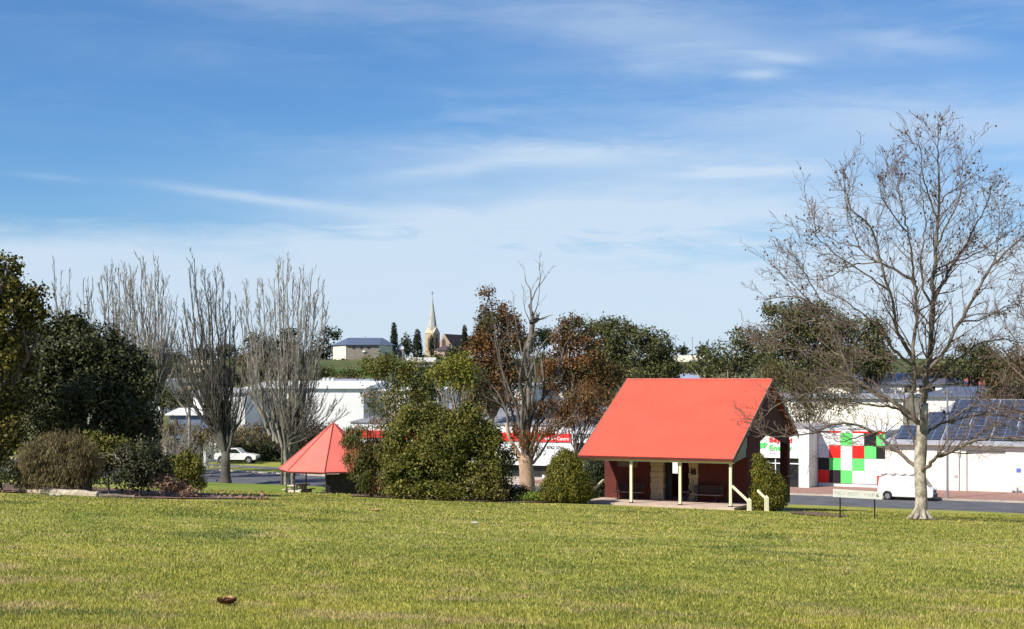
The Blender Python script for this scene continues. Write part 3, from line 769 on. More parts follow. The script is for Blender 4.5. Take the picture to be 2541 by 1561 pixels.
def panel(x0_, x1_, y0_, y1_):
    z = lambda y: ev + (y + .4) * sl_ + .12
    mb = MB(); mb.add([(x0_, y0_, z(y0_)), (x1_, y0_, z(y0_)), (x1_, y1_, z(y1_)), (x0_, y1_, z(y1_)), (x0_, y0_, z(y0_) - .05), (x1_, y0_, z(y0_) - .05), (x1_, y1_, z(y1_) - .05), (x0_, y1_, z(y1_) - .05)],
                      [(0, 1, 2, 3), (7, 6, 5, 4), (0, 4, 5, 1), (1, 5, 6, 2), (2, 6, 7, 3), (3, 7, 4, 0)])
    mb.build('solar_panel', PVM, wrf)
for row, (y0_, y1_) in enumerate(((.2, 2.9), (3.1, 5.8), (6.0, 8.6))):
    for k in range(5):
        xx = .8 + 1.9 * row + k * 4.1
        if xx + 3.9 < w_: panel(xx, xx + 3.9, y0_, y1_)
MB().box(-.35, w_, -.52, -.405, ev - .16, ev + .0).build('gutter', GREYP, bd)
x = L3(2380); MB().box(x - .04, x + .04, -.09, -.003, 0, ev - .2).box(x - .08, x + .1, -.12, -.003, ev - 1.1, ev - .2).build('downpipe', GREYP, bd)
x = L3(2522); MB().box(x, x + .36, -.04, -.003, 1.75, 2.1).build('blue_sign', mat('sign_blue', (.12, .16, .6), .5), bd)
x = L3(2368); MB().box(x, x + .3, -.03, -.003, Z_(2368, 1186, T3) - .3, Z_(2368, 1183, T3) - .15).build('wall_vent', GREYP, bd)

# white building behind with grey roof
def house(name, label, px0, px1, base, eave, ridge, D, depth, rot, wallm, roofm, cat='building', hip=0.0, wins=(), group=None, over=.4, zb=None, ridge_at=.5, parapet=None, winm=None):
    """walls measured at the front face; rot: turn of the plan"""
    A = W(px0, base, D); A.z = A.z if zb is None else zb
    k = D / F; w = (px1 - px0) * k / max(.5, math.cos(rot)); e = W(0, eave, D).z - A.z; r = W(0, ridge, D + depth * ridge_at).z - A.z
    t = empty(name, A, rot, label, cat, group)
    MB().box(0, w, 0, depth, -1.5, e).build('wall', wallm, t)
    if parapet: MB().box(-.1, w + .1, -.1, depth + .1, e, e + .15).build('parapet', parapet, t)
    o = over; yr = depth * ridge_at; hx = hip * w
    if r > e + .05:
        vs = [(-o, -o, e), (w + o, -o, e), (w + o, depth + o, e), (-o, depth + o, e), (hx - (o if not hip else 0), yr, r), (w - hx + (o if not hip else 0), yr, r)]
        vs2 = [(x, y, z - .12) for x, y, z in vs]
        MB().add(vs + vs2, [(0, 1, 5, 4), (2, 3, 4, 5), (3, 0, 4), (1, 2, 5), (6, 10, 11, 7), (8, 11, 10, 9), (0, 6, 7, 1), (1, 7, 8, 2), (2, 8, 9, 3), (3, 9, 6, 0)]).build('roof', roofm, t)
    for (a, b_, y0, y1) in wins:
        f0 = (a - px0) / (px1 - px0) * w; f1 = (b_ - px0) / (px1 - px0) * w; za = W(0, y1, D).z - A.z; zc = W(0, y0, D).z - A.z
        ww_ = MB().box(f0, f1, -.04, .05, za, zc).build('window', winm or GLASSD, t)
        MB().box(f0 - .06, f1 + .06, -.09, -.045, za - .08, za - .01).build('sill', wallm, ww_)
    return t


BR = ROT
house('white_hall', 'big white hall with steel blue roof behind the solar warehouse', 2290, 2640, 1110, 982, 958, 152, 14, BR, WHITEC, STEELR, hip=.1)
house('white_block', 'tall white block with dark strip window left of the bare plane tree trunk', 2040, 2300, 1110, 951, 925, 178, 16, BR, WHITEC, STEELR, wins=[(2220, 2246, 957, 974), (2252, 2286, 957, 974)], hip=.05)
house('white_factory', 'long white factory wall above the checkered panels', 1890, 2200, 1110, 985, 975, 163, 12, BR, WHITEC, GREYR)
house('red_roof_cottage', 'small cottage with faded red roof left of the light pole', 2306, 2334, 962, 952, 936, 240, 9, 0, WHITEC, PINK, 'house', group='red roofed cottages')
house('red_roof_cottage', 'small cottage with faded red roof above the hall at far right', 2430, 2478, 962, 955, 936, 235, 9, 0, WHITEC, PINK, 'house', group='red roofed cottages')
house('blue_roof_shed', 'pale blue grey roof just above the ridge of the red shelter', 1650, 1735, 975, 945, 927, 210, 12, 0, WHITEC, mat('pale_blue_roof', (.34, .38, .50), .5, .08, 1), 'shed')
house('hill_house_pale', 'cream hillside house between the trees above the shelter ridge', 1676, 1745, 907, 897, 882, 310, 11, -.2, mat('cream_wall', (.70, .62, .42), .8), mat('cream_roof', (.74, .68, .50), .6), 'house')

# tyre workshop (centre)
T4 = 133.0; x0 = S_(870, T4); bd = empty('tyre_workshop', ST(x0, T4, .3), ROT, 'white workshop with long red sign band behind the central bushes and pruned gum', 'workshop')
def L4(px): return S_(px, T4) - x0
def H4(px, py): return Z_(px, py, T4) - .3
w_ = L4(1421); top = H4(1150, 1052)
mb = MB(); mb.box(0, w_, .0, 15, H4(1400, 1157), top); mb.box(0, L4(1150), .02, 15, 0, H4(1400, 1157)); mb.box(L4(1345), w_, .02, .4, 0, H4(1400, 1157) * .0 + .3); mb.box(w_ - .5, w_, .02, 15, 0, H4(1400, 1157))
mb.build('wall', mat('workshop_white', (.72, .73, .76), .6, .06, .6), bd)
MB().box(L4(1150), w_ - .5, .6, .7, 0, H4(1400, 1157)).build('workshop_opening_shade', GLASSD, bd)  # dark panel standing in for the shade inside the open bays
MB().box(L4(893), L4(1418), -.12, -.004, H4(1400, 1097) , H4(1400, 1076)).build('sign_band', mat('workshop_red', (.72, .03, .03), .45, .05), bd)
lettering('Service Centre', WHITE, bd, L4(1352), -.14, H4(1390, 1092.5), .34, L4(1413) - L4(1352), bold=.01)
lettering('Service', WHITE, bd, L4(958), -.14, H4(990, 1088), .40, L4(992) - L4(958), bold=.01)
lettering('8762 3744', mat('ink_black', (.03, .03, .035), .5), bd, L4(1357), -.02, H4(1380, 1114.5), .30, L4(1399) - L4(1357), bold=.01)
x = L4(1010); MB().box(L4(935), L4(985), -.03, .0, .4, H4(950, 1110)).build('window', GLASSD, bd)
mb = MB(); zt4 = H4(1150, 1006)
mb.add([(-.3, -.2, top), (w_ + .3, -.2, top), (w_ - 1, 13, zt4), (2, 13, zt4), (-.3, 15, top), (w_ + .3, 15, top)], [(0, 1, 2, 3), (3, 2, 5, 4), (0, 3, 4), (1, 5, 2)])
mb.build('roof', mat('dull_grey_roof', (.26, .26, .27), .5, .1, .5, ribs=2), bd)

T5 = 131.5; x0 = S_(1419, T5); bd = empty('tyre_shop_bay', ST(x0, T5, .3), ROT, 'grey gabled service bay with black lettering left of the red shelter roof', 'workshop')
def L5(px): return S_(px, T5) - x0
def H5(py): return Z_(1445, py, T5) - .3
w_ = L5(1500); mb = MB()
mb.prism([(0, H5(1097)), (w_, H5(1097)), (w_, H5(1078)), (L5(1440), H5(1061)), (0, H5(1072))], 0, 10); mb.box(0, L5(1425), .01, 10, 0, H5(1097)); mb.build('wall', mat('bay_grey', (.50, .50, .53), .6, .06, 1), bd)
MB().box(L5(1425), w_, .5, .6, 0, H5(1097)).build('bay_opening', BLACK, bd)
lettering('BRIDGESTONE', mat('ink_black', (.03, .03, .035), .5), bd, L5(1422), -.03, H5(1087), .42, L5(1466) - L5(1422), bold=.015)
mb = MB(); mb.box(-.05, w_, -.05, .0, H5(1099), H5(1096)); mb.build('bay_lintel', WHITE, bd)
house('cream_house', 'cream house with pale roof peeking left of the shelter roof', 1412, 1520, 1075, 1058, 1040, 165, 10, -.3, mat('cream_wall2', (.75, .66, .42), .7), mat('cream_roof2', (.62, .56, .38), .6), 'house')

# big white sheds, left of centre
house('white_warehouse', 'large plain white warehouse directly behind the gazebo roof', 610, 905, 1180, 962, 945, 196, 26, -.10, WHITE, WHITE, 'warehouse', ridge_at=.5)
house('white_warehouse', 'lower white warehouse wall with flat top behind the yellow green trees', 880, 1090, 1180, 968, 960, 200, 20, -.10, WHITE, WHITE, 'warehouse')
house('white_store', 'white store building with grey parapet showing between two bare poplars', 480, 610, 1180, 972, 962, 188, 22, -.10, WHITE, GREYP, 'store')
house('grey_parapet_store', 'long low store with pale parapet and grey roof above the white warehouses', 780, 905, 1000, 952, 940, 228, 14, -.1, mat('store_grey', (.55, .55, .55), .7, .1), GREYR, 'store')
house('white_box_store', 'small bright white box building with dark roof edge on the slope', 832, 886, 960, 941, 938, 240, 9, -.1, WHITE, DKRED, 'store')
house('blue_shop', 'low shop with slate blue roof and white fascia behind the left poplars', 420, 500, 1140, 1028, 1012, 182, 10, -.1, mat('slate_wall', (.16, .20, .28), .7), WHITE, 'shop', group='slate blue shops')
house('blue_awning_shop', 'slate blue awning shop with white edge between poplar trunks', 505, 552, 1140, 1062, 1034, 176, 5, -.1, WHITE, mat('slate_awning', (.13, .17, .27), .5), 'shop', group='slate blue shops')
house('long_low_house', 'long low house with cream gutter line behind bare poplars', 385, 520, 965, 948, 938, 250, 10, -.1, mat('brown_wall', (.25, .2, .15), .8), mat('brown_grey_roof', (.22, .20, .18), .7), 'house')
house('stone_cottage', 'sandy stone cottage high on the left slope between poplars', 460, 515, 932, 905, 893, 290, 10, -.1, mat('sand_stone', (.62, .50, .32), .85, .2, 1), mat('cottage_roof', (.35, .3, .22), .7), 'house')
house('white_gate_house', 'bright white building just right of the big dark shrub', 352, 400, 1000, 948, 942, 215, 8, -.1, WHITE, WHITE, 'house')
house('grey_roof_hall', 'low grey hall with white verandah edge below the church', 1005, 1075, 915, 897, 887, 300, 9, 0, mat('hall_grey', (.45, .45, .46), .8, .1), mat('pale_hall_roof', (.60, .56, .50), .6), 'hall')
house('white_strip_store', 'white fronted store with grey roof behind the pruned gum', 1340, 1420, 985, 964, 948, 215, 12, -.2, WHITE, GREYR, 'store')
house('white_strip_store', 'narrow white building seen through the gum branches', 1235, 1325, 1010, 955, 950, 205, 12, -.2, WHITE, GREYR, 'store')
house('grey_carpark_shed', 'low white walled shed with grey roof right of the central bush', 1190, 1300, 1100, 1042, 1012, 165, 14, -.3, WHITE, mat('mid_grey_roof', (.30, .30, .31), .6, .1, 1), 'shed')
for px, lb in ((805, 'leftmost'), (815, 'middle'), (827, 'rightmost')):
    p_ = W(px, 951, 226); t = empty('roof_tank', p_, 0, lb + ' of three small white rooftop tanks above the warehouse', 'tank', 'white rooftop tanks')
    MB().tube([(0, 0, 0), (0, 0, .75)], .27, 12).build('drum', WHITE, t); MB().tube([(0, 0, .75), (0, 0, .88)], [.29, .08], 12).build('lid', GREYP, t)

# hill top house with canted ends
HD = 330; k = HD / F; A = W(821, 893, HD); t = empty('hilltop_house', (A.x, A.y, A.z), 0, 'pale house with slate blue hipped roof on the hill left of the church', 'house')
def hx(px): return (px - 821) * k
e = (893 - 856) * k; r_z = (893 - 837) * k
pl = [(hx(821), 4.0), (hx(858), 0), (hx(941), 0), (hx(971), 2.6), (hx(971), 10), (hx(821), 10)]
PCR = mat('pale_cream', (.80, .76, .58), .7); MB().slab([pl[0], pl[1], (pl[1][0] + .3, .35), (pl[0][0] + .3, 4.2)], -1, e).build('canted_wall', PCR, t); MB().slab([pl[2], pl[3], (pl[3][0] - .3, 3), (pl[2][0] - .2, .3)], -1, e).build('canted_wall', mat('pale_cream', (.80, .76, .58), .7), t)
MB().box(pl[1][0], pl[2][0], .02, .5, -1, e).box(0.3, pl[3][0] - .3, 4.4, 10, -1, e).build('wall', mat('stone_grey', (.26, .225, .185), .85, .1, 1), t)
mb = MB(); o_ = .45
ring_ = [(hx(821) - o_, 3.9), (hx(858), -o_), (hx(941), -o_), (hx(971) + o_, 2.4), (hx(971) + o_, 10.4), (hx(821) - o_, 10.4)]
vs = [(x, y, e) for x, y in ring_] + [(hx(859), 4, r_z), (hx(945), 4, r_z)]
mb.add(vs, [(0, 1, 6), (1, 2, 7, 6), (2, 3, 7), (3, 4, 7), (4, 5, 6, 7), (5, 0, 6), (0, 5, 4, 3, 2, 1)]); mb.build('roof', mat('slate_roof', (.10, .125, .19), .5, .08, 1), t)
for a in (878, 897, 915): MB().box(hx(a) - .3, hx(a) + .3, -.03, .019, (893 - 866) * k, (893 - 859) * k).build('window', GLASSD, t)
MB().box(hx(956) - .2, hx(956) + .2, 1.2, 1.5, (893 - 879) * k, (893 - 872) * k).build('window', GLASSD, t)
MB().box(hx(903) - .3, hx(903) + .3, -.25, .019, (893 - 874) * k, (893 - 870) * k).build('air_conditioner', WHITE, t)
MB().tube([(hx(902), 4, r_z), (hx(902), 4, r_z + .35)], .1, 8).build('roof_vent', GREYP, t)

# church
CD = 450; k = CD / F; A = W(1055, 893, CD); t = empty('church', (A.x, A.y, A.z), 0, 'sandstone church with tall pale grey spire on the hill', 'church')
STONE = mat('sandstone', (.52, .40, .26), .85, .2, .6, c2=(.36, .26, .16)); SPIRE = mat('pale_spire', (.46, .44, .40), .7, .12, .5); SLATE = mat('church_slate', (.05, .042, .045), .6, .1)
def cx_(px): return (px - 1055) * k
def cz(py): return (893 - py) * k
tc_ = ((cx_(1055) + cx_(1092)) / 2 - .2, 2.2); ta = R(-35)
Mt = Matrix.Translation((tc_[0], tc_[1], 0)) @ Matrix.Rotation(ta, 4, 'Z'); hw_ = 1.6
MB().box(-hw_, hw_, -hw_, hw_, -1.5, cz(827), 0, Mt).build('tower', STONE, t)
mb = MB()
for a in range(4):
    Mq = Mt @ Matrix.Rotation(a * math.pi / 2, 4, 'Z'); v = [(-hw_ - .1, -hw_ - .1, cz(827)), (hw_ + .1, -hw_ - .1, cz(827)), (0, -hw_ - .1, cz(810)), (-hw_ - .1, -.4, cz(827)), (hw_ + .1, -.4, cz(827)), (0, -.2, cz(810))]
    mb.add([Mq @ Vector(p_) for p_ in v], [(0, 1, 2), (3, 5, 4), (0, 2, 5, 3), (1, 4, 5, 2)])
mb.build('gablet', mat('gablet_cream', (.62, .52, .38), .8), t)
mb = MB(); vs = [Mt @ Vector((1.62 * math.cos(R(45 * i + 22.5)), 1.62 * math.sin(R(45 * i + 22.5)), cz(822))) for i in range(8)] + [Mt @ Vector((0, 0, cz(733)))]
mb.add(vs, [(i, (i + 1) % 8, 8) for i in range(8)] + [tuple(range(7, -1, -1))]); spi = mb.build('spire', SPIRE, t)
c0 = Mt @ Vector((0, 0, cz(734))); MB().tube([c0, c0 + Vector((0, 0, 1.6))], .06, 6).box(c0.x - .4, c0.x + .4, c0.y - .05, c0.y + .05, c0.z + .85, c0.z + 1.0).build('cross', mat('iron_dark', (.04, .04, .04), .6), spi)
for a in (0, 1):
    Mq = Mt @ Matrix.Rotation(a * math.pi / 2, 4, 'Z')
    mb = MB(); mb.add([Mq @ Vector(p_) for p_ in [(-.55, -hw_ - .03, cz(868)), (.55, -hw_ - .03, cz(868)), (.55, -hw_ - .03, cz(842)), (0, -hw_ - .03, cz(834)), (-.55, -hw_ - .03, cz(842)), (-.55, -hw_ + .03, cz(868)), (.55, -hw_ + .03, cz(868)), (.55, -hw_ + .03, cz(842)), (0, -hw_ + .03, cz(834)), (-.55, -hw_ + .03, cz(842))]],
                      [(0, 1, 2, 3, 4), (9, 8, 7, 6, 5), (0, 4, 9, 5), (1, 6, 7, 2), (3, 2, 7, 8), (4, 3, 8, 9)]); mb.build('belfry_window', mat('louvre_brown', (.13, .10, .075), .8), t)
nx0, nx1 = cx_(1091), cx_(1121)
mb = MB(); mb.prism([(nx0, -1), (nx1, -1), (nx1, cz(858)), ((nx0 + nx1) / 2 - .6, cz(826)), (nx0, cz(850))], 1.0, 1.4); mb.build('nave_gable', mat('pink_stone', (.60, .42, .31), .85, .15, .8), t)
MB().prism([((nx0 + nx1) / 2 - 1.2, cz(858)), ((nx0 + nx1) / 2 - .1, cz(858)), ((nx0 + nx1) / 2 - .1, cz(846)), ((nx0 + nx1) / 2 - .65, cz(838)), ((nx0 + nx1) / 2 - 1.2, cz(846))], .95, .99).build('gable_window', mat('louvre_brown', (.13, .10, .075), .8), t)
mb = MB(); mb.add([(nx0 + 1.1, 1.2, cz(828)), (cx_(1160), 8, cz(830)), (cx_(1165), 6, cz(860)), (nx1 + .2, 1.2, cz(860)), (nx0, 4, cz(852)), (cx_(1130), 12, cz(855))], [(0, 3, 2, 1), (0, 1, 5, 4)]); mb.build('roof', SLATE, t)
MB().box(nx1 - .2, cx_(1160), 1.5, 8, -1, cz(860)).build('nave_wall', STONE, t)
mb = MB(); ax, bx_ = cx_(1078), cx_(1126); mb.slab([(ax, .0), (ax + 1, -1.6), (bx_ - 1.6, -1.6), (bx_ - .4, 0), (bx_ - .4, 1), (ax, 1)], -1, cz(869)); mb.build('apse_wall', mat('pink_stone', (.60, .42, .31), .85, .15, .8), t)
mb = MB(); rr_ = [(ax - .3, .0), (ax + .9, -2), (bx_ - 1.5, -2), (bx_, 0), (bx_, 1), (ax - .3, 1)]
mb.add([(x, y, cz(869)) for x, y in rr_] + [((ax + bx_) / 2 - .3, .95, cz(857)), ((ax + bx_) / 2 + .9, .95, cz(857))], [(0, 1, 6), (1, 2, 7, 6), (2, 3, 7), (3, 4, 7), (4, 5, 6, 7), (5, 0, 6)]); mb.build('apse_roof', mat('apse_slate', (.10, .07, .08), .6), t)
# small tower right of cypress
TD = 345; A = W(994, 893, TD); k = TD / F; t = empty('stone_gatehouse', A, 0, 'narrow grey stone tower with white cap between two cypresses', 'tower')
MB().box(-6 * k, 7 * k, 0, 1.5, -1, 26 * k).build('wall', mat('stone_grey2', (.32, .30, .25), .85, .15, 1), t)
MB().box(-7 * k, 8 * k, -.1, 1.6, 26 * k, 33 * k).build('cap_wall', WHITE, t); MB().tube([(0, .7, 33 * k), (0, .7, 39 * k)], [7 * k, 4 * k], 12).build('cap', WHITE, t)
MB().box(-.5 * k, 2.5 * k, -.05, .01, 12 * k, 17 * k).build('window', GLASSD, t)

# retaining walls on the green slope below the hilltop house
for (a, b_, py, D, lb) in ((770, 935, 903, 318, 'upper cream stone retaining wall on the green slope below the hilltop house'), (760, 925, 912, 300, 'lower thin pale retaining wall on the green slope')):
    A = W(a, py, D); bq = W(b_, py, D); t = MB().box(0, bq.x - A.x, 0, .4, -.9, .18).build('retaining_wall', mat('wall_cream', (.55, .48, .33), .85, .2, 1), loc=A); tag(t, lb, 'wall')
gr = MB().add([W(740, 905, 316), W(945, 905, 316), W(945, 921, 285), W(740, 921, 285), W(740, 905, 316) - Vector((0, 0, 3)), W(945, 905, 316) - Vector((0, 0, 3)), W(945, 921, 285) - Vector((0, 0, 3)), W(740, 921, 285) - Vector((0, 0, 3))],
              [(0, 1, 2, 3), (0, 4, 5, 1), (3, 2, 6, 7), (0, 3, 7, 4), (1, 5, 6, 2)]).build('terrace_grass', mat('terrace_green', (.06, .13, .02), .9, .2, .3)); struct(gr)

# ================================================================== VEHICLES
def wheel(parent, x, y, r, w=.2, side=-1):
    tyre = MB().tube([(x, y - w / 2, r), (x, y + w / 2, r)], r, 20).build('tyre', mat('tyre_rubber', (.018, .018, .018), .8), None)
    wh = empty('wheel', (0, 0, 0)); wh.parent = parent; tyre.parent = wh
    MB().tube([(x, y + side * (w / 2 + .012), r), (x, y + side * (w / 2 - .02), r)], r * .62, 16).build('rim', mat('alloy_rim', (.45, .45, .46), .35, .2, 9, metal=.6), wh)
    hb = MB()
    for j in range(5):
        a = j * 2 * math.pi / 5; hb.tube([(x + .2 * r * math.cos(a), y + side * (w / 2 + .02), r + .2 * r * math.sin(a)), (x + .55 * r * math.cos(a + .2), y + side * (w / 2 + .02), r + .55 * r * math.sin(a + .2))], .022, 4)
    hb.build('spokes', mat('spoke_dark', (.06, .06, .06), .5), wh)
    return wh


VT = 122.3; xv = S_(2177, VT); van = empty('white_van', ST(xv, VT, .2), ROT, 'white panel van with roof rack parked at the far kerb behind the plane tree', 'van')
WPAINT = mat('white_car_paint', (.80, .79, .74), .28, .03, 1, spec=.5)
pf = [(0, .36), (.02, 1.55), (.10, 1.86), (.28, 1.95), (3.25, 1.97), (3.55, 1.88), (4.12, 1.12), (4.38, .98), (4.46, .75), (4.46, .34), (4.2, .28), (3.86, .28), (3.84, .5), (3.70, .68), (3.48, .74), (3.26, .68), (3.12, .5), (3.10, .28), (1.20, .28), (1.18, .5), (1.04, .68), (.82, .74), (.60, .68), (.46, .5), (.44, .30)]
mb = MB(); mb.prism(pf, 0, 1.7); body = mb.build('body', WPAINT, van, bevel=.05)
mb = MB(); mb.prism([(3.0, 1.28), (3.72, 1.22), (3.42, 1.66), (3.06, 1.68)], -.012, .02); mb.prism([(3.0, 1.28), (3.72, 1.22), (3.42, 1.66), (3.06, 1.68)], 1.68, 1.712); mb.build('side_window', GLASSD, van)
mb = MB(); mb.add([(3.60, .12, 1.85), (3.60, 1.58, 1.85), (4.10, 1.60, 1.18), (4.10, .10, 1.18), (3.56, .12, 1.83), (3.56, 1.58, 1.83), (4.05, 1.6, 1.16), (4.05, .1, 1.16)], [(0, 1, 2, 3), (7, 6, 5, 4), (0, 4, 5, 1), (1, 5, 6, 2), (2, 6, 7, 3), (3, 7, 4, 0)]); mb.build('windscreen', GLASSD, van)
MB().box(4.40, 4.52, .05, 1.65, .28, .55).build('bumper', mat('bumper_black', (.03, .03, .03), .6), van, bevel=.02)
MB().box(4.43, 4.475, .5, 1.2, .62, .85).build('grille', mat('bumper_black', (.03, .03, .03), .6), van)
for y in (.06, 1.34): MB().box(4.30, 4.46, y - .03, y + .30, .74, .98).build('headlight', mat('lamp_clear', (.55, .58, .6), .15, .1, 3), van, bevel=.03)
for y in (-.012, 1.56): MB().prism([(-.03, 1.95), (.55, 1.95), (.14, 1.85), (.06, 1.2), (-.03, 1.05)], y, y + .15).build('tail_light', mat('lamp_red', (.7, .04, .03), .3), van)
mb = MB(); [mb.box(x_, x_ + .07, .05, 1.65, 1.97, 2.05) for x_ in (.35, 1.1, 1.9, 2.6, 3.0)]; mb.box(.2, 3.2, .03, .07, 2.05, 2.09); mb.box(.2, 3.2, 1.63, 1.67, 2.05, 2.09)
mb.build('roof_rack', mat('rack_grey', (.25, .25, .25), .5), van)
MB().box(2.98, 2.995, -.006, .0, .4, 1.75).box(1.45, 1.465, -.006, 0, .4, 1.8).box(1.45, 3.0, -.006, 0, 1.72, 1.732).build('door_seam', GREYP, van)
MB().box(2.72, 2.88, -.03, -.005, 1.05, 1.09).build('door_handle', GREYP, van); MB().box(3.62, 3.72, -.2, -.02, 1.15, 1.42).build('wing_mirror', mat('bumper_black', (.03, .03, .03), .6), van)
for x_, y_, s_ in ((.82, .10, -1), (3.48, .10, -1), (.82, 1.6, 1), (3.48, 1.6, 1)): wheel(van, x_, y_, .33, .2, s_)

KD = 172.0; p_ = W(531, 1148, KD); car = empty('white_pickup', (p_.x, p_.y, .33), -.12, 'white off road car parked by the dark hedge behind the thick poplar trunk', 'car')
pf = [(0, .45), (.02, 1.0), (.15, 1.15), (.5, 1.2), (.9, 1.72), (2.7, 1.75), (3.35, 1.18), (4.5, 1.05), (4.95, .92), (5.0, .5), (4.75, .42), (4.55, .42), (4.5, .62), (4.35, .80), (4.1, .88), (3.85, .8), (3.7, .62), (3.65, .42), (1.35, .42), (1.3, .62), (1.15, .8), (.9, .88), (.65, .8), (.5, .62), (.45, .42)]
mb = MB(); mb.prism(pf, 0, 1.8); mb.build('body', WPAINT, car, bevel=.05)
mb = MB(); mb.prism([(.75, 1.22), (.98, 1.64), (1.75, 1.66), (1.75, 1.2)], -.015, .02); mb.prism([(1.85, 1.2), (1.85, 1.66), (2.62, 1.66), (3.15, 1.2)], -.015, .02); mb.build('side_window', GLASSD, car)
MB().box(4.9, 5.12, .0, 1.8, .38, .62).build('bumper', mat('bumper_black', (.03, .03, .03), .6), car, bevel=.03)
for y in (.02, 1.5): MB().box(4.82, 4.97, y, y + .28, .74, .94).build('headlight', mat('lamp_clear', (.55, .58, .6), .15, .1, 3), car, bevel=.03)
for x_, y_, s_ in ((.9, .1, -1), (4.1, .1, -1), (.9, 1.7, 1), (4.1, 1.7, 1)): wheel(car, x_, y_, .39, .24, s_)

# ================================================================== POLES, ANTENNAS, SMALL THINGS
p_ = ST(S_(2351, 125.2), 125.2, .3); D = p_.y; t = empty('light_pole', p_, ROT, 'slim grey steel light pole with crossarm in front of the cream warehouse', 'pole')
hp = W(0, 962, D).z - .3; st = mat('galvanised', (.22, .22, .23), .5, .1, 2)
MB().tube([(0, 0, 0), (0, 0, hp)], [.10, .075], 10).build('mast', st, t)
MB().tube([(-.4, 0, hp - .35), (.4, 0, hp - .35)], .04, 6).box(-.42, -.15, -.12, .12, hp - .4, hp - .3).box(.15, .42, -.12, .12, hp - .4, hp - .3).build('crossarm', st, t)
h2 = W(0, 1012, D).z - .3; MB().tube([(-.6, 0, h2), (.4, 0, h2)], .03, 6).build('bracket', st, t)
h3 = W(0, 1022, D).z - .3; MB().tube([(-.35, -.05, h3), (-.15, -.05, h3)], [.17, .12], 12).build('spotlight', BLACK, t)
for px, py0, py1, D, lb in ((1676, 832, 882, 300, 'tall thin roof antenna left above the cream hillside house'), (1718, 838, 890, 300, 'second roof antenna right above the cream hillside house'), (1768, 854, 880, 320, 'short faint antenna over the small skyline trees'), (1457, 778, 850, 380, 'thin lattice radio mast on the skyline left of the green gum')):
    A = W(px, py1, D); h = (py1 - py0) * D / F; t = empty('antenna', A, 0, lb, 'antenna', 'masts on the skyline')
    MB().tube([(0, 0, -3), (0, 0, h)], .05, 5).build('mast', st, t)
    mb = MB(); mb.tube([(-.5, 0, h), (.5, 0, h)], .03, 4); [mb.tube([(x_, -.35, h), (x_, .35, h)], .02, 4) for x_ in (-.45, -.2, .1, .4)]; mb.build('aerial', st, t)
p_ = W(508, 1145, 168); t = empty('white_post', (p_.x, p_.y, .3), 0, 'stout white post on the verge left of the parked white car', 'post')
MB().box(-.13, .13, -.13, .13, 0, 1.7).build('shaft', WHITE, t); MB().box(-.3, .3, -.3, .3, 0, .12).build('footing', WHITE, t)
p_ = W(410, 1145, 90); zb_ = zg(p_.x, p_.y); t = empty('timber_stake', (p_.x, p_.y, zb_), 0, 'weathered pale timber stake standing behind the yellow juniper', 'post')
hh_ = W(0, 1108, 90).z - zb_; MB().box(-.06, .06, -.06, .06, 0, hh_).build('shaft', BARKP, t); MB().box(-.1, .1, -.1, .1, hh_ - .35, hh_ - .2).build('cap', BARKP, t)
p_ = W(539, 1193, 138); t = empty('meter_peg', (p_.x, p_.y, .2), 0, 'small dark marker peg on the road edge left of the thick poplar', 'peg'); MB().tube([(0, 0, 0), (0, 0, .5)], .03, 6).build('shaft', BLACK, t); MB().box(-.1, .03, -.04, .04, .4, .55).build('head', BLACK, t)


# edging logs
def log(pa, pb, Da, Db, r, label, m_):
    a = W(pa[0], pa[1], Da); b_ = W(pb[0], pb[1], Db); a.z = zg(a.x, a.y) + r * .7; b_.z = zg(b_.x, b_.y) + r * .6
    d = b_ - a; rnd = random.Random(int(pa[0])); pts = [(d * (i / 8)) + Vector((0, 0, rnd.uniform(-.015, .015))) for i in range(9)]
    o = MB().tube(pts, [r * rnd.uniform(.85, 1.1) for _ in range(9)], 9).build('edging_log', m_, smooth=False, loc=a); tag(o, label, 'log', 'weathered logs edging the garden bed')
LOGM = mat('weathered_log', (.46, .39, .28), .9, .25, 4, bump=.5, bscale=9)
log((72, 1212), (98, 1212), 69.0, 68.6, .13, 'short pale edging log at the left end of the garden bed', LOGM)
log((98, 1212), (245, 1222), 68.6, 66.8, .17, 'thick pale edging log along the front of the garden bed', LOGM)
log((247, 1226), (332, 1234), 66.4, 67.0, .10, 'thin darker edging log at the right of the thick pale one', mat('log_dark', (.28, .22, .16), .9, .25, 4))
log((540, 1238), (574, 1241), 71.2, 71.6, .07, 'small brown log near the right tip of the garden bed', mat('log_dark', (.28, .22, .16), .9, .25, 4))
rnd = random.Random(9)
for i, (px, lb) in enumerate(((138, 'pale flat stone on the grass below the edging log'), (155, 'second small stone right of the pale flat stone'))):
    D = 67.4; p_ = W(px, 1223, D); z = zg(p_.x, D); mb = MB(); mb.ball((0, 0, 0), .14 + .02 * i, sz=.5); o = mb.build('stone', CONC, loc=(p_.x, D - .5, z + .04), smooth=True); tag(o, lb, 'stone')


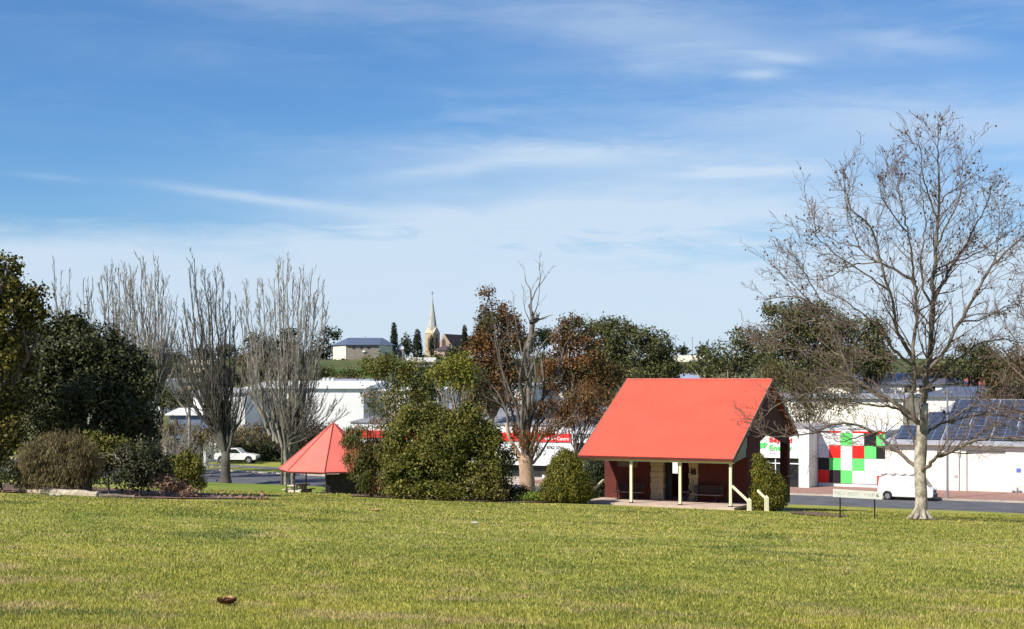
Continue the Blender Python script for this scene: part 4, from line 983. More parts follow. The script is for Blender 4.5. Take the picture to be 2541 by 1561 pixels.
def scrap(name, px, py, D, w, m_, label, cat, curl=.4, rz=0):
    p_ = W(px, py, D); z = zg(p_.x, p_.y); mb = MB(); n_ = 6; vs = []; fs = []
    for i in range(n_ + 1):
        x_ = (i / n_ - .5) * w; wd = w * .42 * math.sin(math.pi * (i + .6) / (n_ + 1.2)) * (1 + .3 * math.sin(i * 2.3))
        for y_ in (-wd, 0, wd): vs.append((x_, y_, .05 + curl * (x_ * x_ / w) * 2.2 + .3 * abs(y_) - .15 * (y_ == 0) * w))
    for i in range(n_):
        for j in range(2): a = i * 3 + j; fs.append((a, a + 1, a + 4, a + 3))
    o = mb.add(vs, fs).build(name, m_, loc=(p_.x, p_.y, z), rz=rz); s_ = o.modifiers.new('thick', 'SOLIDIFY'); s_.thickness = .006; tag(o, label, cat)


scrap('dead_leaf', 563, 1531, 16.9, .22, mat('leaf_dark_brown', (.075, .028, .014), .8), 'curled dark brown dead leaf lying on the near lawn', 'leaf', .35, .3)
scrap('dry_leaf', 566, 1524, 17.2, .13, mat('leaf_tan', (.62, .34, .16), .7), 'small tan dry leaf resting behind the dark brown leaf', 'leaf', .6, 1.0)
scrap('paper_scrap', 1178, 1317, 48, .22, WHITE, 'white scrap of paper on the middle of the lawn', 'litter', .3)
scrap('tan_leaf', 930, 1283, 58, .4, mat('leaf_tan2', (.6, .42, .22), .8), 'large tan leaf on the lawn in front of the central bush', 'leaf', .3)

# ================================================================== VEGETATION
# leaf colours: dark / mid / light
IVY = leafmat('ivy_leaf', [(.026, .026, .007), (.07, .066, .013), (.13, .115, .02), (.28, .22, .035)])
BIGL = leafmat('big_dark_leaf', [(0.021, 0.023, 0.008), (0.040, 0.045, 0.014), (0.069, 0.076, 0.024), (0.159, 0.159, 0.078)], trans=.08, rough=.5, spec=.22)
BROWNS = leafmat('brown_wispy', [(.07, .055, .022), (.14, .105, .045), (.21, .16, .07), (.28, .21, .10)])
DARKS = leafmat('dark_shrub', [(0.021, 0.025, 0.011), (0.049, 0.056, 0.022), (0.084, 0.084, 0.042), (0.168, 0.140, 0.084)])
JUNI = leafmat('juniper', [(.06, .075, .012), (.13, .14, .02), (.22, .20, .03), (.30, .23, .05)], patch=((.30, .14, .05), .60, .9))
DRY = leafmat('dry_leaf_litter', [(.20, .10, .06), (.38, .22, .14), (.55, .34, .22)])
ORNG = leafmat('orange_tip', [(.035, .045, .010), (.08, .095, .018), (.14, .13, .03), (.26, .17, .06)], patch=((.36, .17, .07), .52, .7))
BUSH = leafmat('bush_green', [(0.030, 0.034, 0.008), (0.086, 0.092, 0.015), (0.177, 0.172, 0.026), (0.355, 0.290, 0.066)], patch=((.14, .10, .03), .60, .35))
YELG = leafmat('yellow_green', [(.07, .085, .012), (.16, .17, .02), (.27, .25, .035), (.38, .32, .06)], patch=((.26, .12, .05), .62, .5))
REDG = leafmat('red_gum_leaf', [(0.053, 0.029, 0.011), (0.129, 0.062, 0.022), (0.212, 0.099, 0.031), (0.393, 0.189, 0.060)], patch=((.06, .07, .018), .50, .22))
GUM = leafmat('gum_green', [(0.032, 0.038, 0.014), (0.081, 0.086, 0.027), (0.135, 0.135, 0.043), (0.257, 0.230, 0.095)], patch=((.10, .055, .025), .60, .15))
PINE = leafmat('pine_dark', [(0.013, 0.020, 0.007), (0.027, 0.040, 0.013), (0.050, 0.062, 0.022), (0.088, 0.100, 0.037)])
CYP = leafmat('cypress', [(.010, .016, .006), (.022, .030, .010), (.035, .048, .015)])
CONI = leafmat('golden_conifer', [(.040, .050, .008), (.10, .11, .014), (.20, .18, .022), (.36, .28, .04)])
HEDG = leafmat('hedge', [(0.016, 0.023, 0.009), (0.036, 0.047, 0.016), (0.065, 0.072, 0.029)])
LIME = leafmat('lime_shrub', [(.09, .14, .015), (.18, .24, .03), (.30, .34, .05)])

# left side thicket
plant('ivy_covered_tree', 'tall yellow green leafy tree at the left edge of the lawn', 'tree', -10, 73,
      [(-40, 715, 90, 80), (5, 800, 85, 95), (-20, 900, 95, 110), (-40, 1010, 95, 110), (-50, 1110, 85, 100, -1.5), (40, 745, 45, 50), (78, 775, 32, 40), (15, 665, 32, 34), (95, 725, 26, 14)],
      .17, IVY, trunk=.3, cover=2.3, ragged=.28, elong=1.25, cl=7, clr=.30, stems=[(-20, 820, 60, 740, 2), (20, 900, 108, 690, 1.2), (-10, 760, 40, 640, 1.2), (50, 820, 112, 712, .8)])
plant('dark_leafy_tree', 'broad dark large leaved tree behind the left garden bed', 'tree', 210, 80,
      [(130, 880, 130, 105), (215, 905, 130, 100), (285, 960, 98, 100), (320, 1030, 66, 90, -.6), (210, 1040, 130, 110, -1), (100, 1010, 120, 120, -1.2), (150, 830, 70, 55), (340, 1090, 45, 60)],
      .17, BIGL, trunk=.35, cover=2.7, ragged=.14, elong=1.5, cl=8, clr=.34, up=.3)
plant('brown_wispy_shrub', 'brown wispy shrub behind the pale edging log', 'shrub', 145, 68.8,
      [(120, 1150, 62, 62), (180, 1150, 55, 68), (90, 1170, 42, 50), (210, 1185, 30, 40), (150, 1185, 66, 42), (140, 1100, 30, 24), (185, 1098, 16, 26), (228, 1150, 22, 20), (75, 1130, 18, 26)], .085, BROWNS, trunk=.04, cover=2.2, up=1.2, elong=3.2, ragged=.35, shell=.25, cl=7, clr=.22)
plant('dark_green_shrub', 'small dark green shrub between the wispy brown shrub and the ivy tree', 'shrub', 50, 69.3,
      [(45, 1175, 42, 45), (75, 1195, 26, 28)], .11, DARKS, trunk=.04, cover=2, up=.4)
plant('green_topped_shrub', 'green shrub showing above the dead grey branches in the garden bed', 'shrub', 270, 73,
      [(250, 1120, 45, 32), (300, 1125, 40, 32), (270, 1150, 60, 50), (235, 1090, 22, 20)], .12, BUSH, trunk=.05, cover=2, ragged=.25)
plant('dark_low_shrub', 'blackish dense shrub left of the yellow juniper', 'shrub', 350, 71.5,
      [(345, 1155, 55, 62), (385, 1170, 36, 52), (320, 1185, 42, 38)], .11, DARKS, trunk=.05, cover=2.3, ragged=.2)
plant('yellow_juniper', 'yellow green juniper with a raised tip at the right of the garden bed', 'shrub', 455, 77,
      [(455, 1160, 34, 32), (485, 1175, 22, 42), (440, 1185, 40, 38), (466, 1133, 14, 16), (415, 1155, 20, 22), (480, 1205, 26, 24)], .085, JUNI, trunk=.05, cover=2.6, ragged=.2, up=.9, elong=1.7)
plant('dry_red_shrub', 'low dry reddish brown shrub at the foot of the juniper', 'shrub', 410, 71.5,
      [(410, 1205, 32, 22), (440, 1212, 28, 15), (395, 1190, 18, 15), (470, 1222, 24, 8)], .10, DRY, trunk=.02, cover=1.5, ragged=.3, elong=1.8)
# dead branches in the bed
mbt = MB(); rnd = random.Random(31)
base = W(265, 1218, 71.5); base.z = zg(base.x, base.y)
t = empty('dead_branches', base, 0, 'tangle of bare grey dead branches lying in the garden bed', 'branches')
for (a, bq, w) in (((210, 1160), (262, 1215), 1.6), ((215, 1192), (300, 1205), 1.1), ((230, 1200), (310, 1190), 1), ((180, 1155), (240, 1212), 1.3), ((235, 1135), (285, 1128), 1.2), ((285, 1128), (300, 1150), 1.0),
                   ((225, 1140), (270, 1122), .9), ((205, 1212), (292, 1196), .9), ((52, 1098), (95, 1126), 1.6), ((250, 1180), (300, 1160), .8), ((240, 1212), (302, 1172), .8), ((260, 1210), (330, 1200), .7)):
    mbt.tube([p_ - base for p_ in wob(W(*a, 69.6 + rnd.uniform(-.5, .8)), W(*bq, 69.6 + rnd.uniform(-.5, .8)), 6, .05, rnd)], [w * .02 * (1 - i * .11) for i in range(7)], 5)
mbt.build('branch', mat('dead_wood', (.36, .32, .27), .85, .3, 4), t)
plant('leaf_litter', 'dry fallen leaves scattered along the right end of the garden bed', 'leaves', 520, 72.5,
      [(430, 1232, 60, 4), (520, 1234, 70, 4), (600, 1238, 60, 3.5), (350, 1233, 50, 4)], .12, DRY, trunk=0, cover=.55, shell=.2, depth=1)
plant('leaf_litter', 'dry leaves and bark under the pale edging log', 'leaves', 180, 69.5,
      [(60, 1216, 60, 4), (180, 1222, 90, 5), (300, 1231, 50, 4)], .11, DRY, trunk=0, cover=.5, shell=.2, depth=1)

# central bushes
plant('orange_tipped_shrub', 'upright feathery shrub with orange tips right of the gazebo', 'shrub', 925, 89.5,
      [(875, 1105, 26, 30), (900, 1090, 38, 30), (905, 1140, 45, 48), (930, 1180, 52, 52), (960, 1130, 46, 55), (880, 1150, 24, 34), (865, 1075, 11, 14), (945, 1215, 48, 26)], .105, ORNG, trunk=.06, cover=2.1, up=1.1, elong=2.4, ragged=.3, clr=.22)
plant('large_green_bush', 'large dense green bush in the middle, between gazebo and pruned gum', 'bush', 1090, 88,
      [(1030, 1100, 66, 80), (1095, 1090, 84, 66), (1170, 1105, 66, 74), (1222, 1140, 40, 60), (1060, 1170, 100, 72, -1), (1170, 1185, 84, 60, -1), (1000, 1190, 50, 50, -1), (1135, 1036, 46, 28), (1045, 1048, 36, 28), (1240, 1195, 32, 40), (1185, 1062, 36, 24), (985, 1120, 30, 40), (1010, 1215, 50, 26, -2), (1080, 1220, 60, 26, -2.4), (1150, 1222, 60, 26, -2.4), (1215, 1225, 44, 24, -2), (1100, 1120, 70, 60, -1), (1080, 1022, 22, 20), (1168, 1018, 24, 14), (1012, 1040, 16, 26), (1225, 1075, 18, 20), (975, 1080, 18, 22), (1262, 1140, 14, 26)],
      .12, BUSH, trunk=.16, cover=2.7, ragged=.2, elong=1.4, clr=.27, lumps=20, stems=[(1090, 1150, 1060, 1020, 1.6), (1100, 1150, 1160, 1030, 1.6), (1130, 1160, 1210, 1060, 1.4)])
plant('pale_stem_tree', 'olive green tree with thin pale stems in front of the white warehouses', 'tree', 985, 104,
      [(945, 905, 52, 30), (990, 915, 50, 34), (1030, 935, 40, 42), (1010, 990, 52, 42), (925, 925, 34, 22), (970, 1010, 34, 30), (1045, 975, 26, 28)], .145, leafmat('olive_leaf', [(.05, .062, .012), (.11, .12, .022), (.18, .17, .035), (.28, .22, .06)], patch=((.20, .10, .05), .6, .4)), trunk=.12, bark=BARKP, cover=1.35, ragged=.26, clr=.36,
      stems=[(965, 1085, 920, 980, 1.6), (965, 1080, 950, 920, 1.5), (970, 1085, 995, 930, 1.5), (960, 1090, 900, 960, 1.1), (960, 1080, 935, 1000, 1.2)])
plant('small_olive_crown', 'thin reddish olive sapling crown right above the gazebo tip', 'tree', 935, 101,
      [(915, 985, 18, 26), (925, 1015, 14, 20), (955, 1040, 28, 14), (950, 1058, 24, 14)], .12, ORNG, trunk=.03, cover=.9, ragged=.4, clr=.36)
plant('yellow_green_tree', 'bright yellow green tree crown left of the reddish gum', 'tree', 1130, 112,
      [(1120, 905, 34, 26), (1150, 915, 34, 30), (1095, 935, 32, 28), (1165, 945, 24, 26), (1120, 955, 36, 20)], .155, YELG, trunk=.12, bark=BARKP, cover=1.8, ragged=.26, clr=.4, stems=[(1110, 1040, 1120, 930, 1.6), (1100, 1030, 1080, 960, 1.4), (1130, 1030, 1105, 960, 1.2)])
plant('dark_green_tree', 'dark green round tree between the olive and the yellow green tree', 'tree', 1062, 118,
      [(1050, 960, 30, 32), (1075, 985, 26, 28), (1040, 990, 24, 22), (1060, 925, 22, 20)], .16, PINE, trunk=.1, cover=2, ragged=.2)
plant('dark_gum_sapling', 'dark sapling with orange trunk behind the large green bush', 'tree', 1180, 116,
      [(1185, 945, 24, 30), (1180, 985, 30, 28), (1215, 1000, 36, 26), (1165, 1010, 26, 16)], .16, DARKS, trunk=.09, bark=mat('orange_bark', (.36, .16, .06), .8), cover=1.6, ragged=.35, clr=.45)
plant('low_dark_shrub', 'low dark shrub below the pruned gum trunk', 'shrub', 1262, 87.5, [(1250, 1228, 42, 18), (1295, 1228, 30, 17), (1235, 1212, 20, 16), (1285, 1214, 20, 8)], .10, HEDG, trunk=.03, cover=2.4, ragged=.2)
plant('lime_low_shrub', 'low bright lime green shrub left of the round golden conifer', 'shrub', 1325, 87,
      [(1325, 1236, 30, 13), (1350, 1234, 20, 12), (1300, 1240, 26, 9)], .085, LIME, trunk=.02, cover=2.5, up=.7, elong=1.8)
# conifers by the shelter
plant('golden_conifer', 'large rounded golden green conifer left of the shelter posts', 'conifer', 1408, 86.2,
      [(1408, 1205, 58, 46), (1405, 1175, 50, 45), (1404, 1150, 36, 32), (1402, 1132, 20, 16), (1370, 1215, 30, 32), (1445, 1215, 28, 32), (1405, 1228, 56, 24)], .085, CONI, trunk=.08, cover=3.2, up=1.0, elong=1.6, ragged=.07, shell=.72, lumps=0, clr=.17, cl=10)
plant('dark_conifer', 'dark shaded conifer behind the left end of the verandah', 'conifer', 1482, 91.5,
      [(1480, 1200, 28, 46), (1482, 1165, 22, 32), (1492, 1215, 22, 32)], .09, PINE, trunk=.06, cover=3, up=1.0, elong=1.6, ragged=.07, shell=.72, lumps=0, clr=.17)
plant('pointed_conifer', 'pointed golden green conifer beside the right end of the shelter', 'conifer', 1908, 84.6,
      [(1912, 1235, 42, 38), (1905, 1205, 40, 38), (1892, 1175, 28, 34), (1883, 1150, 15, 22), (1878, 1137, 7, 10), (1930, 1220, 22, 34), (1885, 1235, 22, 36)], .08, CONI, trunk=.08, cover=3.2, up=1.0, elong=1.6, ragged=.07, shell=.72, lumps=0, clr=.16, cl=10)

# gums behind
plant('red_leaf_gum', 'reddish brown gum crown with a separate tuft on top, left of the pruned gum', 'tree', 1215, 150,
      [(1230, 790, 44, 38), (1240, 830, 56, 50), (1215, 880, 48, 50), (1265, 870, 42, 55), (1195, 930, 38, 42), (1245, 930, 55, 48), (1207, 728, 20, 13), (1250, 768, 14, 12), (1275, 800, 14, 22), (1180, 870, 24, 30), (1230, 985, 50, 40), (1270, 950, 40, 50)],
      .21, REDG, trunk=.3, bark=BARK, cover=1.8, ragged=.3, clr=.5, stems=[(1230, 900, 1205, 735, 1.2), (1235, 880, 1222, 735, 1.0), (1240, 900, 1255, 760, 1.4), (1200, 950, 1188, 700, .7), (1260, 880, 1290, 790, 1)])
plant('red_tipped_gum', 'gum with rusty red pointed crown right of the pruned gum', 'tree', 1430, 158,
      [(1418, 800, 24, 20), (1425, 830, 42, 36), (1440, 865, 50, 40), (1390, 840, 22, 34), (1400, 900, 40, 40), (1450, 910, 60, 45), (1380, 930, 45, 38), (1440, 960, 70, 40), (1500, 930, 40, 42)],
      .21, REDG, trunk=.3, bark=BARKP, cover=1.8, ragged=.3, clr=.5, stems=[(1410, 1000, 1420, 860, 1.6), (1405, 1010, 1375, 880, 1.4), (1370, 940, 1395, 900, 1.6)])
plant('broad_green_gum', 'broad dark green gum behind the ridge of the shelter', 'tree', 1560, 172,
      [(1490, 820, 34, 30), (1530, 828, 40, 34), (1580, 840, 46, 34), (1625, 865, 40, 38), (1560, 880, 80, 44), (1640, 910, 40, 40), (1500, 900, 46, 50), (1580, 935, 100, 38), (1655, 925, 26, 30)],
      .25, GUM, trunk=.4, bark=BARKP, cover=2.2, ragged=.22, clr=.55)
plant('hanging_gum', 'low rusty gum branches between pruned gum and shelter roof', 'tree', 1425, 128,
      [(1450, 985, 46, 26), (1490, 1000, 36, 36), (1430, 1020, 50, 26), (1470, 1035, 32, 24), (1395, 1050, 34, 28)], .17, REDG, trunk=.1, cover=1.6, ragged=.35, droop=.8, elong=2.0, clr=.5)
plant('skyline_gum', 'loose pale leaved gum right of the small hill house', 'tree', 1800, 215,
      [(1850, 835, 36, 24), (1815, 870, 44, 30), (1880, 860, 34, 34), (1760, 885, 32, 22), (1850, 900, 56, 30), (1790, 920, 60, 24), (1890, 900, 40, 34), (1740, 920, 30, 20)],
      .31, GUM, trunk=.35, bark=BARKP, cover=1.5, ragged=.35, clr=.8)
plant('tall_dark_gum', 'tallest dark green gum crown behind the left half of the plane tree', 'tree', 2000, 168,
      [(1940, 785, 40, 34), (1985, 780, 34, 30), (2030, 780, 40, 34), (1970, 830, 66, 45), (2060, 815, 42, 38), (2020, 860, 70, 50), (1930, 870, 40, 40), (1960, 920, 70, 44), (2100, 835, 30, 30), (2060, 900, 60, 44)],
      .25, GUM, trunk=.45, cover=2.2, ragged=.22, clr=.55)
plant('round_green_gum', 'rounded gum crown right of the tallest dark gum, left of the plane trunk', 'tree', 2160, 176,
      [(2140, 815, 34, 26), (2170, 840, 34, 32), (2190, 880, 28, 34), (2140, 880, 50, 44), (2120, 920, 50, 32), (2185, 920, 30, 26), (2175, 800, 12, 8)], .25, GUM, trunk=.4, cover=2.1, ragged=.22, clr=.55)
plant('brown_hanging_gum', 'brown green drooping gum directly right of the shelter gable', 'tree', 1985, 147,
      [(1950, 950, 50, 34), (2010, 960, 50, 38), (1960, 1000, 44, 32), (2030, 1010, 44, 36), (2080, 960, 50, 36), (1920, 930, 34, 30), (2100, 1010, 30, 24), (1990, 1040, 34, 18)], .18, leafmat('brown_gum', [(0.043, 0.040, 0.017), (0.101, 0.086, 0.031), (0.159, 0.129, 0.051), (0.230, 0.172, 0.071)]), trunk=.06, cover=1.25, ragged=.4, droop=.7, elong=1.9, clr=.65)
plant('far_right_gum', 'rusty green gum rising above the warehouse at the far right', 'tree', 2420, 176,
      [(2420, 875, 34, 30), (2450, 895, 40, 34), (2380, 915, 50, 24), (2330, 915, 50, 22), (2490, 920, 40, 26), (2300, 925, 40, 18), (2440, 930, 90, 16)], .25, GUM, trunk=.4, cover=2.1, ragged=.25, clr=.55)
plant('edge_gum', 'dark rusty gum cut by the right edge of the picture', 'tree', 2540, 142,
      [(2510, 950, 60, 60), (2550, 900, 50, 50), (2490, 985, 44, 36), (2550, 1000, 50, 50), (2600, 940, 60, 80), (2470, 955, 24, 24)], .21, REDG if False else leafmat('rust_green', [(0.035, 0.030, 0.013), (0.075, 0.062, 0.022), (0.125, 0.081, 0.033), (0.200, 0.125, 0.050)]), trunk=.35, cover=2.0, ragged=.25, clr=.5)

# skyline trees on the hill
plant('umbrella_pine', 'dark umbrella shaped pine just left of the hilltop house', 'tree', 812, 345, [(818, 833, 25, 16), (798, 850, 17, 15), (808, 872, 22, 18), (785, 880, 14, 20), (800, 900, 20, 14)], .5, PINE, trunk=.3, cover=1.9, ragged=.2)
plant('dark_pine', 'dark pine cluster behind the twin stemmed poplar', 'tree', 640, 330, [(640, 850, 24, 22), (625, 880, 26, 24), (655, 890, 28, 26), (670, 865, 16, 14)], .5, PINE, trunk=.3, cover=1.9)
plant('dark_pine', 'taller dark pine right of the first cluster behind the poplar', 'tree', 715, 335, [(715, 838, 24, 20), (700, 865, 28, 26), (730, 880, 26, 28), (690, 890, 26, 22), (712, 905, 40, 18)], .5, PINE, trunk=.3, cover=1.9)
for i, (px, yt, yb, w, lb) in enumerate(((978, 800, 893, 10, 'tallest narrow cypress right of the hilltop house'), (1036, 817, 890, 12, 'second narrow cypress left of the church tower'), (1071, 832, 882, 5.5, 'slim cypress in front of the church tower'), (1153, 806, 895, 9, 'narrow cypress right of the church roof'))):
    h = yb - yt; plant('cypress_tree', lb, 'cypress', px, 345, [(px, yb - h * .28, w, h * .30), (px, yb - h * .55, w * .86, h * .28), (px, yb - h * .78, w * .6, h * .22)], .17, CYP, group='narrow cypresses on the hill', trunk=.15, zb=W(0, yb + 4, 345).z, cover=3.2, shell=.8, lumps=0, cl=6, clr=.2, ragged=.08, up=1, elong=1.6, depth=.6)
for px, py, rx, ry, D, mm, nm, lb in (
        (1010, 862, 18, 26, 375, PINE, 'round_pine', 'rounded dark pine between the two tall cypresses'), (1130, 880, 22, 24, 360, PINE, 'round_pine', 'dark bushy tree just right of the church apse'),
        (1085, 893, 16, 14, 335, GUM, 'hill_bush', 'brownish bush below the church tower'), (1050, 890, 22, 10, 350, GUM, 'hill_bush', 'low grey green bush left of the church'),
        (1350, 838, 36, 22, 370, PINE, 'flat_pine', 'flat topped dark pine behind the pruned gum'), (1300, 850, 34, 26, 370, PINE, 'flat_pine', 'dark pine mass left of the flat topped pine'), (1190, 850, 30, 24, 380, PINE, 'flat_pine', 'dark pine mass behind the reddish gum'),
        (1695, 872, 20, 11, 340, PINE, 'small_skyline_tree', 'small dark tree behind the cream hillside house'), (1745, 870, 16, 12, 340, PINE, 'small_skyline_tree', 'small dark round tree right of the cream hillside house'),
        (1700, 915, 40, 16, 290, GUM, 'slope_tree', 'low green trees below the cream hillside house'), (1650, 900, 20, 20, 300, GUM, 'slope_tree', 'green tree left of the cream hillside house'), (1770, 900, 30, 20, 300, GUM, 'slope_tree', 'brown green tree right of the cream hillside house'),
        (360, 880, 40, 16, 360, PINE, 'left_skyline_tree', 'dark low skyline tree right of the big dark shrub'), (430, 886, 36, 12, 370, GUM, 'left_skyline_tree', 'low olive skyline tree between two poplars'), (500, 880, 36, 15, 365, PINE, 'left_skyline_tree', 'dark skyline tree behind the thick poplar'),
        (560, 872, 34, 16, 360, GUM, 'left_skyline_tree', 'olive skyline tree right of the thick poplar'), (590, 900, 40, 18, 320, GUM, 'slope_tree', 'green slope tree between poplar trunks'), (410, 920, 50, 22, 280, GUM, 'slope_tree', 'dull green slope tree left of the sandy cottage'),
        (540, 925, 40, 18, 280, PINE, 'slope_tree', 'dark slope tree right of the sandy cottage'), (640, 925, 50, 20, 270, GUM, 'slope_tree', 'olive slope tree above the white warehouse'), (720, 925, 50, 18, 270, PINE, 'slope_tree', 'dark slope tree above the right of the white warehouse'),
        (800, 925, 36, 12, 262, GUM, 'slope_tree', 'brown hedge like tree below the green terrace'), (870, 928, 36, 9, 255, GUM, 'slope_tree', 'low brown shrub above the bright white box store'),
        (400, 990, 60, 30, 200, GUM, 'town_tree', 'olive tree behind the left poplars above the slate blue shop'), (460, 1000, 40, 34, 198, DARKS, 'town_tree', 'dark tree between slate blue shop and white store'),
        (1500, 950, 50, 26, 200, GUM, 'town_tree', 'green tree hidden behind the left end of the shelter ridge'), (1340, 905, 40, 24, 230, GUM, 'town_tree', 'olive tree seen through the top of the pruned gum'), (1290, 920, 34, 22, 240, PINE, 'town_tree', 'dark tree seen through the middle of the pruned gum'),
        (2260, 905, 26, 14, 330, PINE, 'right_skyline_tree', 'small dark skyline tree right behind the plane trunk'), (2350, 900, 30, 14, 330, GUM, 'right_skyline_tree', 'small olive skyline tree above the light pole'), (2210, 900, 26, 16, 330, PINE, 'right_skyline_tree', 'small dark skyline tree left of the plane trunk'),
        (350, 905, 40, 18, 300, GUM, 'slope_tree', 'olive slope tree just right of the big dark shrub top'), (440, 905, 30, 14, 310, PINE, 'slope_tree', 'dark slope tree left of the sandy cottage roof'),
        (385, 938, 44, 16, 262, DARKS, 'slope_tree', 'brown dark tree on the slope above the long low house'), (475, 945, 40, 14, 256, GUM, 'slope_tree', 'olive tree on the slope below the sandy cottage'),
        (570, 945, 46, 18, 250, DARKS, 'slope_tree', 'brown tree above the white store roof'), (620, 900, 30, 16, 300, BROWNS, 'slope_tree', 'bare brown tree on the slope left of the double trunked poplar'),
        (680, 905, 34, 18, 300, DARKS, 'slope_tree', 'dark brown tree on the slope behind the double trunked poplar'), (750, 905, 30, 20, 305, PINE, 'slope_tree', 'dark tree at the left end of the green terrace'),
        (530, 965, 40, 16, 222, GUM, 'slope_tree', 'green tree just above the white store'), (770, 885, 22, 16, 330, PINE, 'slope_tree', 'small dark tree under the umbrella pine'), (905, 905, 36, 8, 312, LIME, 'slope_tree', 'low green hedge like shrub in front of the hilltop house'),
        (850, 902, 30, 5, 322, GUM, 'slope_tree', 'low brown hedge like shrub below the left wall of the hilltop house'), (1210, 925, 30, 20, 260, GUM, 'town_tree', 'olive tree behind the reddish gum crown'),
        (1385, 925, 30, 18, 240, DARKS, 'town_tree', 'brown tree right of the pruned gum limbs'), (1660, 930, 36, 14, 250, GUM, 'town_tree', 'green tree behind the middle of the shelter ridge'),
        (930, 880, 0, 0, 0, None, '', '')):
    if mm is None: continue
    plant(nm, lb, 'tree', px, D, [(px - rx * .35, py + ry * .2, rx * .65, ry * .8), (px + rx * .35, py + ry * .25, rx * .65, ry * .75), (px, py - ry * .15, rx * .6, ry * .85)], .0013 * D, mm, group='trees on the far slopes', trunk=.15, cover=1.9, ragged=.22)

# hedge behind the white car, shrubs
plant('dark_hedge', 'long dark hedge behind the parked white car and poplar trunks', 'hedge', 600, 178, [(400 + i * 34, 1118 + (i % 3) * 3, 30, 34) for i in range(13)], .26, HEDG, trunk=0, cover=2.2, ragged=.15)
plant('brown_hedge', 'brown leafless hedge in front of the slate blue shops', 'hedge', 470, 174, [(380 + i * 30, 1080 + (i % 2) * 6, 30, 30) for i in range(10)], .24, BROWNS, trunk=0, cover=1.0, ragged=.3, up=.6, elong=2.4)
plant('brown_hedge', 'dark brown hedge left of the gazebo roof', 'hedge', 760, 172, [(700 + i * 24, 1085 + (i % 2) * 6, 26, 34) for i in range(6)], .24, leafmat('brown_dark_hedge', [(.03, .02, .014), (.07, .045, .03), (.11, .07, .05)]), trunk=0, cover=1.8, ragged=.25)

# ---- bare poplars ----------------------------------------------------------
PB = mat('poplar_bark', (.31, .275, .23), .85, .25, 1.5, c2=(.15, .13, .105))
PBD = mat('poplar_bark_dark', (.12, .105, .085), .9, .25, 1.5, c2=(.07, .06, .05))


def poplar(label, bpx, D, wtrunk, forkpy, tips, seed, dens=1.0, bark=PB, group='bare upright poplars beside the road', lk=4.2):
    rnd = random.Random(seed); X = (bpx - CX) / F * D; b0 = Vector((X, D, zg(X, D)))
    t = empty('bare_poplar', b0, 0, label, 'tree', group)
    kf = D / F; fk = W(bpx, forkpy, D) - b0; r0 = wtrunk * kf / 2
    mb = MB(); mb.tube([(0, 0, -.3), (0, 0, .15), (0, 0, .7), (fk.x * .5, 0, fk.z * .55), fk], [r0 * 1.5, r0 * 1.25, r0 * 1.0, r0 * .95, r0 * .85], 10)
    P = dict(ang=R(19), up=.30, kids=[4, 5], ratio=.50, rmin=.013 * D / 139, wig=.06)
    tb = MB()
    for (px, py, *rest) in tips:
        st_ = rest[0] if rest else None
        tip = W(px, py, D + rnd.uniform(-3, 3)) - b0
        s = (W(st_[0], st_[1], D) - b0) if st_ else fk * rnd.uniform(.72, 1.0)
        d = tip - s; mid1 = s + Vector((d.x * .42, d.y * .42, d.z * .25)); mid2 = s + Vector((d.x * .78, d.y * .78, d.z * .62))
        pts = smooth_path([s, mid1, mid2, tip], 4); pts = [p_ + Vector((rnd.gauss(0, .07), rnd.gauss(0, .07), 0)) * (0 < i < len(pts) - 1) for i, p_ in enumerate(pts)]
        rs = min(r0 * .6, .014 * d.length + .04)
        k_ = len(pts); rr = [rs + (.03 - rs) * (i / (k_ - 1)) ** .7 for i in range(k_)]; mb.tube(pts, rr, 6, cap=False)
        L = d.length; n_ = max(4, int(L / .74 * dens))
        for j in range(n_):
            f = .10 + .88 * (j + rnd.random()) / n_; x_ = f * (k_ - 1); i = min(k_ - 2, int(x_)); q0 = pts[i].lerp(pts[i + 1], x_ - i); ax = (pts[i + 1] - pts[i]).normalized()
            o = ax.orthogonal().normalized(); o.rotate(Matrix.Rotation(rnd.uniform(0, 6.283), 3, ax)); an = P['ang'] * rnd.uniform(.6, 1.5)
            nd = (ax * math.cos(an) + o * math.sin(an) + Vector((0, 0, .15))).normalized()
            LL = min(lk, lk * (1.15 - f * .85)) * rnd.uniform(.5, 1.15)
            twigs(tb, q0, nd, LL, max(.016, rr[i] * .38), 2 if LL > 1.2 else 1, P, rnd)
    mb.build('trunk', bark, t, smooth=True); tb.build('twigs', bark, t)
    return t


poplar('bare poplar with the thickest dark trunk, left of the parked white car', 560, 138, 24, 1120,
       [(468, 665), (482, 640), (508, 668), (535, 672), (556, 690), (572, 725), (455, 740), (450, 790), (585, 760), (520, 700), (430, 905, (545, 1075)), (440, 850, (545, 1060)), (610, 820), (495, 720), (632, 880, (575, 1080)), (545, 740)], 3, bark=PBD)
poplar('bare double trunked poplar directly left of the gazebo roof', 712, 135, 15, 1150,
       [(690, 640), (702, 646), (714, 650), (728, 675), (680, 690), (650, 690), (638, 700, (700, 1110)), (745, 690), (752, 665), (775, 665), (790, 690), (805, 730), (812, 760), (622, 770, (690, 1100)), (605, 700, (680, 1095)), (632, 840, (660, 1060)), (595, 760, (670, 1080)), (668, 740), (765, 720), (785, 770)], 5)
poplar('small pale poplar trunk standing right beside the double trunked one', 726, 137, 8, 1100, [(738, 800), (720, 820), (760, 850)], 7, lk=2.6)
poplar('leaning dark boughs of a bare poplar reaching right over the gazebo', 700, 134, 6, 1110, [(835, 1000, (712, 1110)), (860, 1015, (712, 1105)), (815, 960, (712, 1100)), (790, 930, (712, 1090)), (850, 985, (712, 1085))], 8, bark=PBD, lk=2.6)
